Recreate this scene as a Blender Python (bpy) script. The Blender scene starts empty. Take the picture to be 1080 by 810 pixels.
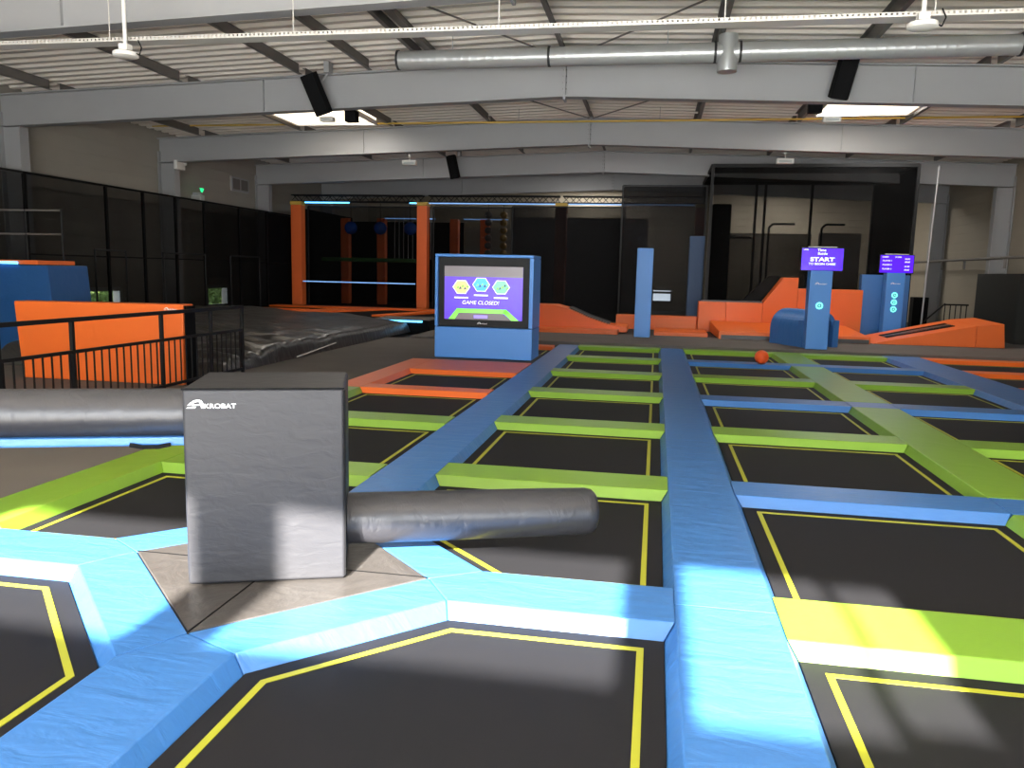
import bpy, bmesh, math, random
from mathutils import Vector, Matrix, noise
random.seed(7)
scn = bpy.context.scene
COL = scn.collection
PI = math.pi

# ------------------------------------------------------------------ materials
def lin(c):
    return tuple(((v/255)/12.92 if v/255 <= 0.04045 else ((v/255+0.055)/1.055)**2.4) for v in c)

def mat(name, rgb, rough=0.5, metal=0.0, wrinkle=0.0, wscale=6.0, spec=0.5, vary=0.0, stretch=(1, 1, 1), fine=0.0, fscale=300.0, coat=0.0):
    m = bpy.data.materials.new(name); m.use_nodes = True
    nt = m.node_tree; n = nt.nodes; l = nt.links
    b = n['Principled BSDF']
    c = lin(rgb)
    b.inputs['Base Color'].default_value = (*c, 1)
    b.inputs['Roughness'].default_value = rough
    b.inputs['Metallic'].default_value = metal
    b.inputs['Specular IOR Level'].default_value = spec
    b.inputs['Coat Weight'].default_value = coat
    if wrinkle or vary or fine:
        tc = n.new('ShaderNodeTexCoord'); oi = n.new('ShaderNodeObjectInfo')
        mp = n.new('ShaderNodeMapping'); mp.inputs['Scale'].default_value = stretch
        cm = n.new('ShaderNodeMath'); cm.operation = 'MULTIPLY'; cm.inputs[1].default_value = 37.0
        l.new(oi.outputs['Random'], cm.inputs[0])
        cx = n.new('ShaderNodeCombineXYZ'); l.new(cm.outputs[0], cx.inputs[0]); l.new(cm.outputs[0], cx.inputs[1])
        l.new(tc.outputs['Object'], mp.inputs['Vector']); l.new(cx.outputs[0], mp.inputs['Location'])
        nz = n.new('ShaderNodeTexNoise'); nz.inputs['Scale'].default_value = wscale
        nz.inputs['Detail'].default_value = 4; nz.inputs['Distortion'].default_value = 0.6
        l.new(mp.outputs[0], nz.inputs['Vector'])
        last = None
        if wrinkle:
            bp = n.new('ShaderNodeBump'); bp.inputs['Strength'].default_value = 1.0
            bp.inputs['Distance'].default_value = wrinkle
            l.new(nz.outputs['Fac'], bp.inputs['Height']); last = bp
        if fine:
            nf = n.new('ShaderNodeTexNoise'); nf.inputs['Scale'].default_value = fscale; nf.inputs['Detail'].default_value = 1
            l.new(tc.outputs['Object'], nf.inputs['Vector'])
            b2 = n.new('ShaderNodeBump'); b2.inputs['Strength'].default_value = 0.5; b2.inputs['Distance'].default_value = fine
            l.new(nf.outputs['Fac'], b2.inputs['Height'])
            if last: l.new(last.outputs[0], b2.inputs['Normal'])
            last = b2
        if last: l.new(last.outputs[0], b.inputs['Normal'])
        if vary:
            nv = n.new('ShaderNodeTexNoise'); nv.inputs['Scale'].default_value = 1.7; nv.inputs['Detail'].default_value = 6
            l.new(mp.outputs[0], nv.inputs['Vector'])
            mx = n.new('ShaderNodeMix'); mx.data_type = 'RGBA'
            mx.inputs[6].default_value = (*[v*(1-vary) for v in c], 1)
            mx.inputs[7].default_value = (*[min(1, v*(1+vary)) for v in c], 1)
            l.new(nv.outputs['Fac'], mx.inputs[0]); l.new(mx.outputs[2], b.inputs['Base Color'])
    return m

def emit(name, rgb, s):
    m = bpy.data.materials.new(name); m.use_nodes = True
    b = m.node_tree.nodes['Principled BSDF']
    b.inputs['Base Color'].default_value = (*lin(rgb), 1)
    b.inputs['Emission Color'].default_value = (*lin(rgb), 1)
    b.inputs['Emission Strength'].default_value = s
    b.inputs['Roughness'].default_value = 0.25
    return m

def netmat(name, rgb, alpha):
    m = bpy.data.materials.new(name); m.use_nodes = True
    nt = m.node_tree; n = nt.nodes; l = nt.links
    out = n['Material Output']; n.remove(n['Principled BSDF'])
    d = n.new('ShaderNodeBsdfDiffuse'); d.inputs[0].default_value = (*lin(rgb), 1)
    t = n.new('ShaderNodeBsdfTransparent'); mx = n.new('ShaderNodeMixShader')
    tc = n.new('ShaderNodeTexCoord'); nz = n.new('ShaderNodeTexNoise'); nz.inputs['Scale'].default_value = 0.9
    l.new(tc.outputs['Object'], nz.inputs['Vector'])
    mr = n.new('ShaderNodeMapRange'); mr.inputs[3].default_value = alpha-0.06; mr.inputs[4].default_value = min(1, alpha+0.06)
    l.new(nz.outputs['Fac'], mr.inputs[0]); l.new(mr.outputs[0], mx.inputs[0])
    l.new(t.outputs[0], mx.inputs[1]); l.new(d.outputs[0], mx.inputs[2]); l.new(mx.outputs[0], out.inputs[0])
    return m

M = {}
M['blue'] = mat('blue_vinyl', (58, 113, 178), 0.38, wrinkle=0.011, wscale=3.0, stretch=(1, 3, 1), vary=0.05)
M['blue_light'] = mat('light_blue_vinyl', (72, 142, 222), 0.42, wrinkle=0.006, wscale=3.0, vary=0.04)
M['green'] = mat('green_vinyl', (120, 161, 48), 0.4, wrinkle=0.006, wscale=3.0, vary=0.04)
M['orange'] = mat('orange_vinyl', (234, 108, 36), 0.45, wrinkle=0.006, wscale=3.0, vary=0.05)
M['grey'] = mat('grey_vinyl', (46, 46, 49), 0.45, spec=0.22, wrinkle=0.004, wscale=8.0, stretch=(1, 1, 2.2))
M['mat_grey'] = mat('dark_grey_vinyl', (66, 63, 61), 0.36, wrinkle=0.016, wscale=4.0, vary=0.1)
M['arm'] = mat('black_vinyl', (44, 44, 48), 0.36, wrinkle=0.008, wscale=5.0, stretch=(2, 2, 1))
M['bed'] = mat('trampoline_fabric', (27, 27, 30), 0.75, fine=0.001, vary=0.12, spec=0.18)
M['yellow'] = mat('yellow_webbing', (158, 160, 34), 0.6, fine=0.001)
M['carpet'] = mat('carpet', (102, 97, 92), 0.9, fine=0.003, fscale=120, vary=0.15, spec=0.2)
M['floor'] = mat('floor_dark', (40, 38, 37), 0.8, vary=0.1)
M['airbag'] = mat('black_tarpaulin', (56, 54, 52), 0.34, wrinkle=0.025, wscale=2.5, stretch=(1, 2.4, 1))
M['steel'] = mat('grey_painted_steel', (150, 150, 150), 0.5, vary=0.05)
M['purlin'] = mat('dark_purlin_steel', (104, 99, 94), 0.55)
M['deck'] = mat('roof_deck_sheet', (226, 218, 206), 0.45, vary=0.04)
M['galv'] = mat('galvanised_duct', (182, 184, 182), 0.36, metal=0.45, vary=0.08)
M['band'] = mat('dark_band', (40, 40, 40), 0.6)
M['white'] = mat('white_plastic', (225, 222, 215), 0.45)
M['tray'] = mat('galvanised_tray', (205, 202, 195), 0.4, metal=0.3)
M['black'] = mat('black_steel', (14, 14, 15), 0.55, spec=0.3)
M['blackm'] = mat('black_matte', (9, 9, 10), 0.8, spec=0.15)
M['gas'] = mat('yellow_pipe', (205, 170, 70), 0.5)
M['net'] = netmat('black_netting', (17, 17, 18), 0.6)
M['net_l'] = netmat('light_black_netting', (18, 18, 18), 0.42)
M['net_m'] = netmat('medium_black_netting', (36, 36, 37), 0.72)
M['net_d'] = netmat('dense_black_netting', (24, 24, 25), 0.8)
M['led'] = emit('led_cyan', (90, 190, 255), 5.0)
M['ledw'] = emit('led_white', (140, 190, 255), 0.8)
M['sky'] = emit('skylight_panel', (255, 240, 215), 2.4)
M['exit'] = emit('exit_green', (40, 230, 140), 1.5)
M['exitbox'] = mat('sign_box', (190, 195, 190), 0.5)
M['purple'] = emit('screen_purple', (88, 44, 205), 0.75)
M['purple2'] = emit('screen_violet', (74, 14, 235), 1.1)
M['lilac'] = emit('screen_lilac', (150, 130, 240), 0.8)
M['scr_grey'] = emit('screen_grey', (120, 110, 112), 0.28)
M['scr_green'] = emit('screen_green', (130, 215, 80), 0.8)
M['scr_cyan'] = emit('screen_cyan', (60, 175, 235), 0.9)
M['scr_sand'] = emit('screen_sand', (205, 205, 130), 0.8)
M['scr_mint'] = emit('screen_mint', (120, 210, 165), 0.8)
M['scr_dark'] = emit('screen_dark', (40, 60, 90), 0.4)
M['scr_white'] = emit('screen_white', (240, 240, 250), 1.0)
M['button'] = emit('button_ring', (120, 255, 225), 1.6)
M['logo'] = mat('white_print', (240, 240, 240), 0.5)
M['gold'] = mat('gold_ball', (150, 120, 55), 0.4)
M['dblue'] = mat('navy_ball', (34, 90, 190), 0.25)
M['darkdoor'] = mat('dark_green_door', (15, 18, 16), 0.6)
M['foliage'] = mat('hedge_leaves', (120, 150, 70), 0.7, wrinkle=0.3, wscale=9, vary=0.5)
M['glass_frame'] = mat('window_frame', (170, 170, 165), 0.5)
M['redpost'] = mat('worn_orange_vinyl', (236, 110, 48), 0.55, vary=0.08)

def wallmat(name, rgb, period):
    m = mat(name, rgb, 0.6, vary=0.06)
    nt = m.node_tree; n = nt.nodes; l = nt.links; b = n['Principled BSDF']
    tc = n.new('ShaderNodeTexCoord'); w = n.new('ShaderNodeTexWave'); w.wave_type = 'BANDS'; w.bands_direction = 'Z'
    w.wave_profile = 'SAW'; w.inputs['Scale'].default_value = 0.314/period
    l.new(tc.outputs['Object'], w.inputs['Vector'])
    bp = n.new('ShaderNodeBump'); bp.inputs['Distance'].default_value = 0.03; l.new(w.outputs['Fac'], bp.inputs['Height'])
    l.new(bp.outputs[0], b.inputs['Normal'])
    return m
M['wall'] = wallmat('cladding_panel', (150, 145, 135), 0.33)
M['wall_warm'] = wallmat('cladding_panel_warm', (158, 149, 132), 0.3)

# ------------------------------------------------------------------ mesh builder
class MB:
    def __init__(s): s.v = []; s.f = []
    def add(s, vs, fs):
        o = len(s.v); s.v += [tuple(p) for p in vs]; s.f += [tuple(i+o for i in q) for q in fs]; return s
    def hexa(s, b, t):                       # bottom polygon, top polygon (same count, 3D points)
        n = len(b)
        return s.add(list(b)+list(t), [tuple(range(n))[::-1], tuple(range(n, 2*n))] + [(i, (i+1) % n, n+(i+1) % n, n+i) for i in range(n)])
    def box(s, x0, x1, y0, y1, z0, z1):
        return s.hexa([(x0, y0, z0), (x1, y0, z0), (x1, y1, z0), (x0, y1, z0)], [(x0, y0, z1), (x1, y0, z1), (x1, y1, z1), (x0, y1, z1)])
    def obox(s, c, size, rot):               # oriented box, rot = Matrix 3x3
        h = Vector(size)/2; R = rot; c = Vector(c)
        P = lambda a, b_, d: c + R @ Vector((a*h.x, b_*h.y, d*h.z))
        return s.hexa([P(-1, -1, -1), P(1, -1, -1), P(1, 1, -1), P(-1, 1, -1)], [P(-1, -1, 1), P(1, -1, 1), P(1, 1, 1), P(-1, 1, 1)])
    def prism(s, poly, z0, z1):
        return s.hexa([(x, y, z0) for x, y in poly], [(x, y, z1) for x, y in poly])
    def xz(s, poly, y0, y1):                 # outline in X-Z extruded along Y
        return s.hexa([(x, y0, z) for x, z in poly], [(x, y1, z) for x, z in poly])
    def bar(s, a, b, w, h=None):             # square bar between two points
        h = h or w; a = Vector(a); b = Vector(b); d = (b-a); L = d.length; d.normalize()
        up = Vector((0, 0, 1)) if abs(d.z) < 0.95 else Vector((0, 1, 0))
        x = d.cross(up).normalized(); y = x.cross(d)
        q = [(-w/2, -h/2), (w/2, -h/2), (w/2, h/2), (-w/2, h/2)]
        return s.hexa([a+x*i+y*j for i, j in q], [b+x*i+y*j for i, j in q])
    def tube(s, a, b, r, n=12, r2=None):
        a = Vector(a); b = Vector(b); d = (b-a).normalized(); r2 = r if r2 is None else r2
        up = Vector((0, 0, 1)) if abs(d.z) < 0.95 else Vector((0, 1, 0))
        x = d.cross(up).normalized(); y = x.cross(d)
        c = [(math.cos(2*PI*i/n), math.sin(2*PI*i/n)) for i in range(n)]
        return s.hexa([a+x*i*r+y*j*r for i, j in c], [b+x*i*r2+y*j*r2 for i, j in c])
    def lathe(s, a, d, prof, n=24):          # prof: list of (t along d, radius)
        a = Vector(a); d = Vector(d).normalized()
        up = Vector((0, 0, 1)) if abs(d.z) < 0.95 else Vector((0, 1, 0))
        x = d.cross(up).normalized(); y = x.cross(d); vs = []; fs = []
        for t, r in prof:
            for i in range(n):
                vs.append(a+d*t+x*r*math.cos(2*PI*i/n)+y*r*math.sin(2*PI*i/n))
        for k in range(len(prof)-1):
            for i in range(n):
                fs.append((k*n+i, k*n+(i+1) % n, (k+1)*n+(i+1) % n, (k+1)*n+i))
        fs.append(tuple(range(n))[::-1]); fs.append(tuple((len(prof)-1)*n+i for i in range(n)))
        return s.add(vs, fs)
    def sphere(s, c, r, n=16, sq=1.0):
        prof = [(r*sq*(1-math.cos(PI*k/10)), max(0.002, r*math.sin(PI*k/10))) for k in range(11)]
        return s.lathe((c[0], c[1], c[2]-r*sq), (0, 0, 1), prof, n)
    def build(s, name, m, parent=None, smooth=False, bevel=0.0, segs=2, origin=None):
        me = bpy.data.meshes.new(name)
        vs = [Vector(p) for p in s.v]
        if origin is None:
            if parent is not None: origin = Vector(parent.get('_o', (0, 0, 0))) if False else WORLD.get(parent.name, Vector((0, 0, 0)))
            else:
                lo = Vector([min(p[i] for p in vs) for i in range(3)]); hi = Vector([max(p[i] for p in vs) for i in range(3)])
                origin = Vector(((lo.x+hi.x)/2, (lo.y+hi.y)/2, lo.z))
        origin = Vector(origin)
        bm = bmesh.new()
        bv = [bm.verts.new(p-origin) for p in vs]
        for f in s.f:
            try: bm.faces.new([bv[i] for i in f])
            except ValueError: pass
        bmesh.ops.remove_doubles(bm, verts=bm.verts, dist=1e-5)
        bmesh.ops.recalc_face_normals(bm, faces=bm.faces)
        if bevel:
            ed = [e for e in bm.edges if len(e.link_faces) == 2 and e.calc_face_angle(0) > 0.35]
            bmesh.ops.bevel(bm, geom=ed, offset=bevel, segments=segs, profile=0.5, affect='EDGES', clamp_overlap=True)
        bm.to_mesh(me); bm.free()
        if smooth:
            for p in me.polygons: p.use_smooth = True
            me.set_sharp_from_angle(angle=math.radians(42))
        me.materials.append(M[m] if isinstance(m, str) else m)
        o = bpy.data.objects.new(name, me); COL.objects.link(o)
        if smooth and bevel:
            wn = o.modifiers.new('normals', 'WEIGHTED_NORMAL'); wn.keep_sharp = True; wn.weight = 100
        if parent is not None:
            o.parent = parent
        else:
            o.location = origin
        WORLD[o.name] = Vector(origin)
        return o
WORLD = {}

def tag(o, label=None, cat=None, group=None, kind=None):
    if label: o['label'] = label
    if cat: o['category'] = cat
    if group: o['group'] = group
    if kind: o['kind'] = kind
    return o
def empty(name, loc, label, cat, group=None):
    o = bpy.data.objects.new(name, None); o.location = loc; o.empty_display_size = 0.1
    COL.objects.link(o); WORLD[o.name] = Vector(loc)
    return tag(o, label, cat, group)
def struct(o): o['kind'] = 'structure'; return o
ORD = ['nearest', 'second nearest', 'third nearest', 'fourth nearest', 'fifth nearest', 'sixth nearest', 'seventh nearest', 'eighth nearest']

# text as mesh
def text_mesh(txt, size, m, parent, origin, xdir, updir, name='lettering', align='LEFT', squash=1.0, depth=0.002, shear=0.0, bold=0.0):
    cu = bpy.data.curves.new('txt', 'FONT'); cu.body = txt; cu.size = size; cu.align_x = align; cu.extrude = depth/2
    cu.shear = shear; cu.offset = bold
    ob = bpy.data.objects.new('txt', cu); COL.objects.link(ob)
    dg = bpy.context.evaluated_depsgraph_get(); dg.update()
    me = bpy.data.meshes.new_from_object(ob.evaluated_get(dg))
    bpy.data.objects.remove(ob)
    X = Vector(xdir).normalized(); U = Vector(updir).normalized(); N = X.cross(U)
    base = Vector(origin) - (WORLD[parent.name] if parent is not None else Vector())
    for v in me.vertices:
        c = v.co.copy(); v.co = base + X*c.x*squash + U*c.y + N*c.z
    me.materials.clear(); me.materials.append(M[m]); me.name = name
    o = bpy.data.objects.new(name, me); COL.objects.link(o); o.parent = parent
    WORLD[o.name] = WORLD[parent.name] if parent is not None else Vector()
    return o
def flat(poly, origin, X, U, th=0.003):      # polygon (2D) placed on a plane, as thin slab
    X = Vector(X).normalized(); U = Vector(U).normalized(); N = X.cross(U); o = Vector(origin)
    mb = MB(); mb.hexa([o+X*a+U*b for a, b in poly], [o+X*a+U*b+N*th for a, b in poly]); return mb
def brand(parent, origin, X, U, w, m='logo'):
    """swooping emblem followed by KROBAT letters, total width w"""
    X = Vector(X).normalized(); U = Vector(U).normalized(); o = Vector(origin); N = X.cross(U)
    k = w/1.0; mb = MB()
    def poly(ps):
        n = len(ps)
        A = [o+X*a*k+U*b*k for a, b in ps]; B = [p+N*0.003 for p in A]
        mb.hexa(A, B)
    # arched back, hind sweep and ground stroke of the emblem
    arc = [(0.02, 0.06), (0.08, 0.12), (0.16, 0.17), (0.24, 0.185), (0.30, 0.165), (0.335, 0.11), (0.35, 0.0)]
    inn = [(0.10, 0.075), (0.14, 0.105), (0.19, 0.13), (0.24, 0.14), (0.265, 0.125), (0.28, 0.09), (0.295, 0.0)]
    for i in range(len(arc)-1): poly([arc[i], arc[i+1], inn[i+1], inn[i]])
    poly([(0.0, 0.0), (0.17, 0.0), (0.20, 0.035), (0.035, 0.03)])
    poly([(0.10, 0.055), (0.28, 0.06), (0.285, 0.09), (0.14, 0.08)])
    mb.build('emblem', m, parent)
    text_mesh('KROBAT', 0.135*k, m, parent, o+X*0.345*k+N*0.002, X, U, name='lettering', squash=1.22, bold=0.002*k)

# ------------------------------------------------------------------ polygon helpers
def inset(poly, d):
    """offset a convex counter-clockwise polygon inwards by d"""
    n = len(poly); L = []
    for i in range(n):
        a = Vector(poly[i]); b = Vector(poly[(i+1) % n]); t = (b-a).normalized(); nrm = Vector((-t.y, t.x))
        L.append((a+nrm*d, t))
    out = []
    for i in range(n):
        p, t = L[i-1]; q, u = L[i]
        cr = t.x*u.y-t.y*u.x
        s_ = ((q.x-p.x)*u.y-(q.y-p.y)*u.x)/cr
        out.append((p.x+t.x*s_, p.y+t.y*s_))
    return out
ZB = -0.075      # jumping surface
ZP = 0.0         # pad tops
BEV = 0.055
def pad(name, top, bottom, m, label, cat='pad', group=None, z0=-0.09, z1=ZP):
    mb = MB(); mb.hexa([(x, y, z0) for x, y in bottom], [(x, y, z1) for x, y in top])
    o = mb.build(name, m, None, smooth=True, bevel=0.008, segs=2)
    return tag(o, label, cat, group)
def crosspad(x0, x1, yf, m, label, d=0.42, group=None, endl=True, endr=True):
    g = 0.004; e = BEV
    top = [(x0+g, yf), (x1-g, yf), (x1-g, yf+d), (x0+g, yf+d)]
    a = x0+g+(e if endl else 0); b = x1-g-(e if endr else 0)
    return pad('trampoline_pad', top, [(a, yf-e), (b, yf-e), (b, yf+d+e), (a, yf+d+e)], m, label, group=group)
def strip(x0, x1, y0, y1, m, label, group=None, z1=ZP, el=BEV, er=BEV):
    g = 0.0015
    return pad('trampoline_pad', [(x0, y0+g), (x1, y0+g), (x1, y1-g), (x0, y1-g)], [(x0-el, y0+g), (x1+er, y0+g), (x1+er, y1-g), (x0-el, y1-g)], m, label, group=group, z1=z1)
def trampoline(poly, label, group='trampolines', ins=0.09):
    cx = sum(p[0] for p in poly)/len(poly); cy = sum(p[1] for p in poly)/len(poly)
    t = empty('trampoline', (cx, cy, -0.09), label, 'trampoline', group)
    MB().prism(poly, -0.089, ZB).build('jump_bed', 'bed', t)
    a = inset(poly, ins); b = inset(poly, ins+0.031); n = len(a); mb = MB()
    for i in range(n):
        j = (i+1) % n
        mb.hexa([(*p, ZB) for p in (a[i], a[j], b[j], b[i])], [(*p, ZB+0.003) for p in (a[i], a[j], b[j], b[i])])
    o = mb.build('boundary_line', 'yellow', t); o['label'] = 'yellow webbing outline sewn on the black bed'
    return t

# ------------------------------------------------------------------ grid of trampolines
P = 2.335; Y0 = 3.6; PD = 0.42
ROW = [Y0+P*k for k in range(-1, 7)]          # front edges of the crosswise pads, ROW[1] is the junction row
LS = (-2.12, -1.66); CS = (0.165, 0.645); GS = (2.53, 3.09); BS = (4.83, 5.57)
E = BEV
LANE_M = 'in the lane leading to the slim blue post'
LANE_A = 'in the lane with the orange ball'
LANE_B = 'in the lane beside the slotted orange ramp'
# middle lane
for k in range(2, 8):
    crosspad(LS[1], CS[0], ROW[k], 'green', f'green crosswise pad, {ORD[k-2]} {LANE_M}', group='green crosswise pads of the middle lane')
C = (-1.955, 3.855); D = 0.85
F_ = (C[0], C[1]-D); R_ = (C[0]+D, C[1]); B_ = (C[0], C[1]+D); L_ = (C[0]-D, C[1])
cw = 0.42          # y offset of the corner cut, top edge
cb = 0.42+E*1.414
# corner pads around the grey square
def corner(p, q, a, b, a2, b2, label):
    return pad('corner_pad', [p, a, b, q], [p, a2, b2, q], 'blue', label, group='blue corner pads round the grey square mat')
fy = F_[1]-C[0]   # line constants y-x and y+x of the square edges
kFR = F_[1]-F_[0]; kFL = F_[1]+F_[0]; kBR = B_[1]+B_[0]; kBL = B_[1]-B_[0]
YF = Y0; YB = Y0+PD
corner(F_, R_, (LS[1], LS[1]+kFR-cw), (YF-kFR+cw, YF), (LS[1]+E, LS[1]+E+kFR-cb), (YF-E-kFR+cb, YF-E), 'blue corner pad in front of the grey block')
corner(R_, B_, (kBR+cw-YB, YB), (LS[1], kBR+cw-LS[1]), (kBR+cb-YB-E, YB+E), (LS[1]+E, kBR+cb-LS[1]-E), 'blue corner pad behind the short low arm of the grey block')
corner(B_, L_, (LS[0], LS[0]+kBL+cw), (YB-kBL-cw, YB), (LS[0]-E, LS[0]-E+kBL+cb), (YB+E-kBL-cb, YB+E), 'blue corner pad behind the grey block beneath the long raised arm')
corner(L_, F_, (kFL-cw-YF, YF), (LS[0], kFL-cw-LS[0]), (kFL-cb-YF+E, YF-E), (LS[0]-E, kFL-cb-LS[0]+E), 'wrinkled blue corner pad in front of the block, under the long raised arm')
# pads that run up to the square's corners
pad('trampoline_pad', [(LS[0], 1.3), (LS[1], 1.3), (LS[1], LS[1]+kFR-cw-.004), (F_[0], F_[1]-.004), (LS[0], kFL-cw-LS[0]-.004)],
    [(LS[0]-E, 1.3), (LS[1]+E, 1.3), (LS[1]+E, LS[1]+E+kFR-cb-.004), (F_[0], F_[1]-.004), (LS[0]-E, kFL-cb-LS[0]+E-.004)], 'blue', 'blue lengthwise pad pointing at the front corner of the grey square mat')
xr = YF-kFR+cw
pad('trampoline_pad', [(R_[0]+.004, R_[1]), (xr+.004, YF), (CS[0]-.004, YF), (CS[0]-.004, YB), (kBR+cw-YB+.004, YB)],
    [(R_[0]+.004, R_[1]), (xr+.024, YF-E), (CS[0]-E-.004, YF-E), (CS[0]-E-.004, YB+E), (kBR+cb-YB-E+.004, YB+E)], 'blue', 'sunlit blue crosswise pad between the grey square mat and the long blue strip')
xl = kFL-cw-YF
pad('trampoline_pad', [(L_[0]-.004, L_[1]), (YB-kBL-cw-.004, YB), (-5.6, YB), (-5.6, YF), (xl-.004, YF)],
    [(L_[0]-.004, L_[1]), (YB+E-kBL-cb-.004, YB+E), (-5.6, YB+E), (-5.6, YF-E), (xl-.024, YF-E)], 'blue', 'sunlit blue crosswise pad beneath the long raised black arm')
# left strip behind the square
y_b = kBR+cw-LS[1]
pts = [(LS[0], LS[0]+kBL+cw+.004), (B_[0], B_[1]+.004), (LS[1], y_b+.004), (LS[1], ROW[2]+.2), (LS[0], ROW[2]+.2)]
pb = [(LS[0]-E, LS[0]-E+kBL+cb+.004), (B_[0], B_[1]+.004), (LS[1]+E, kBR+cb-LS[1]-E+.004), (LS[1]+E, ROW[2]+.2), (LS[0]-E, ROW[2]+.2)]
pad('trampoline_pad', pts, pb, 'blue', 'blue lengthwise pad leaving the far corner of the grey square mat')
ys = [ROW[2]+.2, ROW[3]+.2, ROW[4]+.2, ROW[5]+.2, ROW[6]+.2, 18.1]
for i in range(5):
    strip(LS[0], LS[1], ys[i], ys[i+1], 'blue', f'blue lengthwise pad passing the screen cabinet, {ORD[i]} section behind the grey block', group='blue pads of the strip passing the screen cabinet', z1=-.003*(i+1))
ys = [1.3, 3.82, 6.2, 8.5, 10.85, 13.2, 15.5, 18.1]
for i in range(7):
    strip(CS[0], CS[1], ys[i], ys[i+1], 'blue', f'blue pad section, {ORD[i]} of the long strip through the middle of the trampolines', group='blue pads of the long middle strip', z1=-.003*i)
# middle lane beds
x0, x1 = LS[1]+E, CS[0]-E
trampoline([(x0, 1.75), (x1, 1.75), (x1, YF-E), (YF-E-kFR+cb, YF-E), (x0, x0+kFR-cb)], 'large black trampoline with cut corner and yellow outline, in front of the grey block')
trampoline([(kBR+cb-YB-E, YB+E), (x1, YB+E), (x1, ROW[2]-E), (x0, ROW[2]-E), (x0, kBR+cb-x0)], 'black trampoline with cut corner, beneath the short low arm of the grey block')
for k in range(2, 7):
    trampoline([(x0, ROW[k]+PD+E), (x1, ROW[k]+PD+E), (x1, ROW[k+1]-E), (x0, ROW[k+1]-E)], f'uncut black trampoline, {ORD[k-2]} {LANE_M}', 'trampolines of the middle lane')
# lanes A and B
colour = {1: 'green', 2: 'blue', 3: 'green', 4: 'blue', 5: 'green', 6: 'blue', 7: 'green'}
cnt = {'green': 0, 'blue': 0}
for k in range(1, 8):
    c = colour[k]; i = cnt[c]; cnt[c] += 1
    yf = ROW[k]-.06 if k == 1 else ROW[k]; d = PD+.06 if k == 1 else PD
    crosspad(CS[1], GS[0], yf, c, f'{c} crosswise pad, {ORD[i]} {c} one {LANE_A}', d=d, group='crosswise pads of the ball lane')
    crosspad(GS[1], BS[0], yf, c, f'{c} crosswise pad, {ORD[i]} {c} one {LANE_B}', d=d, group='crosswise pads of the ramp lane')
for k in range(0, 7):
    yb0 = ROW[k]+PD+E; yb1 = ROW[k+1]-E-(.06 if k == 0 else 0)
    trampoline([(CS[1]+E, yb0), (GS[0]-E, yb0), (GS[0]-E, yb1), (CS[1]+E, yb1)], f'black trampoline with yellow outline, {ORD[k]} {LANE_A}', 'trampolines of the ball lane')
    if k > 0:
        trampoline([(GS[1]+E, yb0), (BS[0]-E, yb0), (BS[0]-E, yb1), (GS[1]+E, yb1)], f'black trampoline with yellow outline, {ORD[k-1]} {LANE_B}', 'trampolines of the ramp lane')
# green lengthwise strip, split where the blue crosswise pads pass through
segs = [(4.6, ROW[2]-.01), (ROW[2]+PD+.01, ROW[4]-.01), (ROW[4]+PD+.01, ROW[6]-.01), (ROW[6]+PD+.01, 18.05)]
for i, (a, b) in enumerate(segs):
    strip(GS[0], GS[1], a, b, 'green', f'green lengthwise pad between two trampoline lanes, {ORD[i]} of its strip', group='green lengthwise pads')
for i, k in enumerate((2, 4, 6)):
    pad('trampoline_pad', [(GS[0], ROW[k]), (GS[1], ROW[k]), (GS[1], ROW[k]+PD), (GS[0], ROW[k]+PD)], [(GS[0], ROW[k]-.004), (GS[1], ROW[k]-.004), (GS[1], ROW[k]+PD+.004), (GS[0], ROW[k]+PD+.004)], 'blue', f'blue linking pad crossing the green lengthwise strip, {ORD[i]} of three', group='blue linking pads')
ys = [8.4, 10.8, 13.1, 15.5, 18.1]
for i in range(4):
    strip(BS[0], BS[1], ys[i], ys[i+1], 'blue', f'wide blue lengthwise pad beside the orange-padded beds, {ORD[i]} section', group='wide blue pads beside the orange beds')
# orange lane
for i, k in enumerate((5, 6, 7)):
    crosspad(BS[1], 9.3, ROW[k], 'orange', f'orange crosswise pad before the slotted ramp, {ORD[i]} of three', group='orange crosswise pads before the ramp')
for i, k in enumerate((4, 5, 6)):
    trampoline([(BS[1]+E, ROW[k]+PD+E), (9.3, ROW[k]+PD+E), (9.3, ROW[k+1]-E), (BS[1]+E, ROW[k+1]-E)], f'black trampoline between orange pads before the slotted ramp, {ORD[i]}', 'orange-lane trampolines')
# lane behind / left of the grey block
LX = -3.93
RL = [5.75, 8.02, 10.24, 12.45]
crosspad(LX, LS[0], RL[0], 'green', 'green crosswise pad directly behind the grey block', group='green pads behind the block')
crosspad(LX, LS[0], RL[1], 'green', 'green crosswise pad behind the grey block, the one closer to the orange pads', group='green pads behind the block')
crosspad(LX, LS[0], RL[2], 'orange', 'orange crosswise pad where the green pads end, facing the screen cabinet', d=.36)
crosspad(LX, LS[0], RL[3], 'orange', 'orange crosswise pad at the foot of the screen cabinet', d=1.5)
MBp = [(-4.33, 4.08), (-3.93, 4.08)]
strip(-4.33, LX, 4.1, 7.3, 'green', 'green lengthwise edge pad beside the dark carpet, beneath the raised arm', el=0.0)
strip(-4.33, LX, 7.3, 10.24, 'green', 'green lengthwise edge pad beside the dark carpet, touching the orange edge pad', el=0.0)
strip(-4.33, LX, 10.25, 13.95, 'orange', 'orange lengthwise edge pad beside the dark carpet near the cabinet', el=0.0)
lx0, lx1 = LX+E, LS[0]-E
trampoline([(lx0, YB+E), (YB+E-kBL-cb, YB+E), (lx1, lx1+kBL+cb), (lx1, RL[0]-E), (lx0, RL[0]-E)], 'black trampoline with cut corner, behind the raised arm beside the green edge pad')
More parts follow.
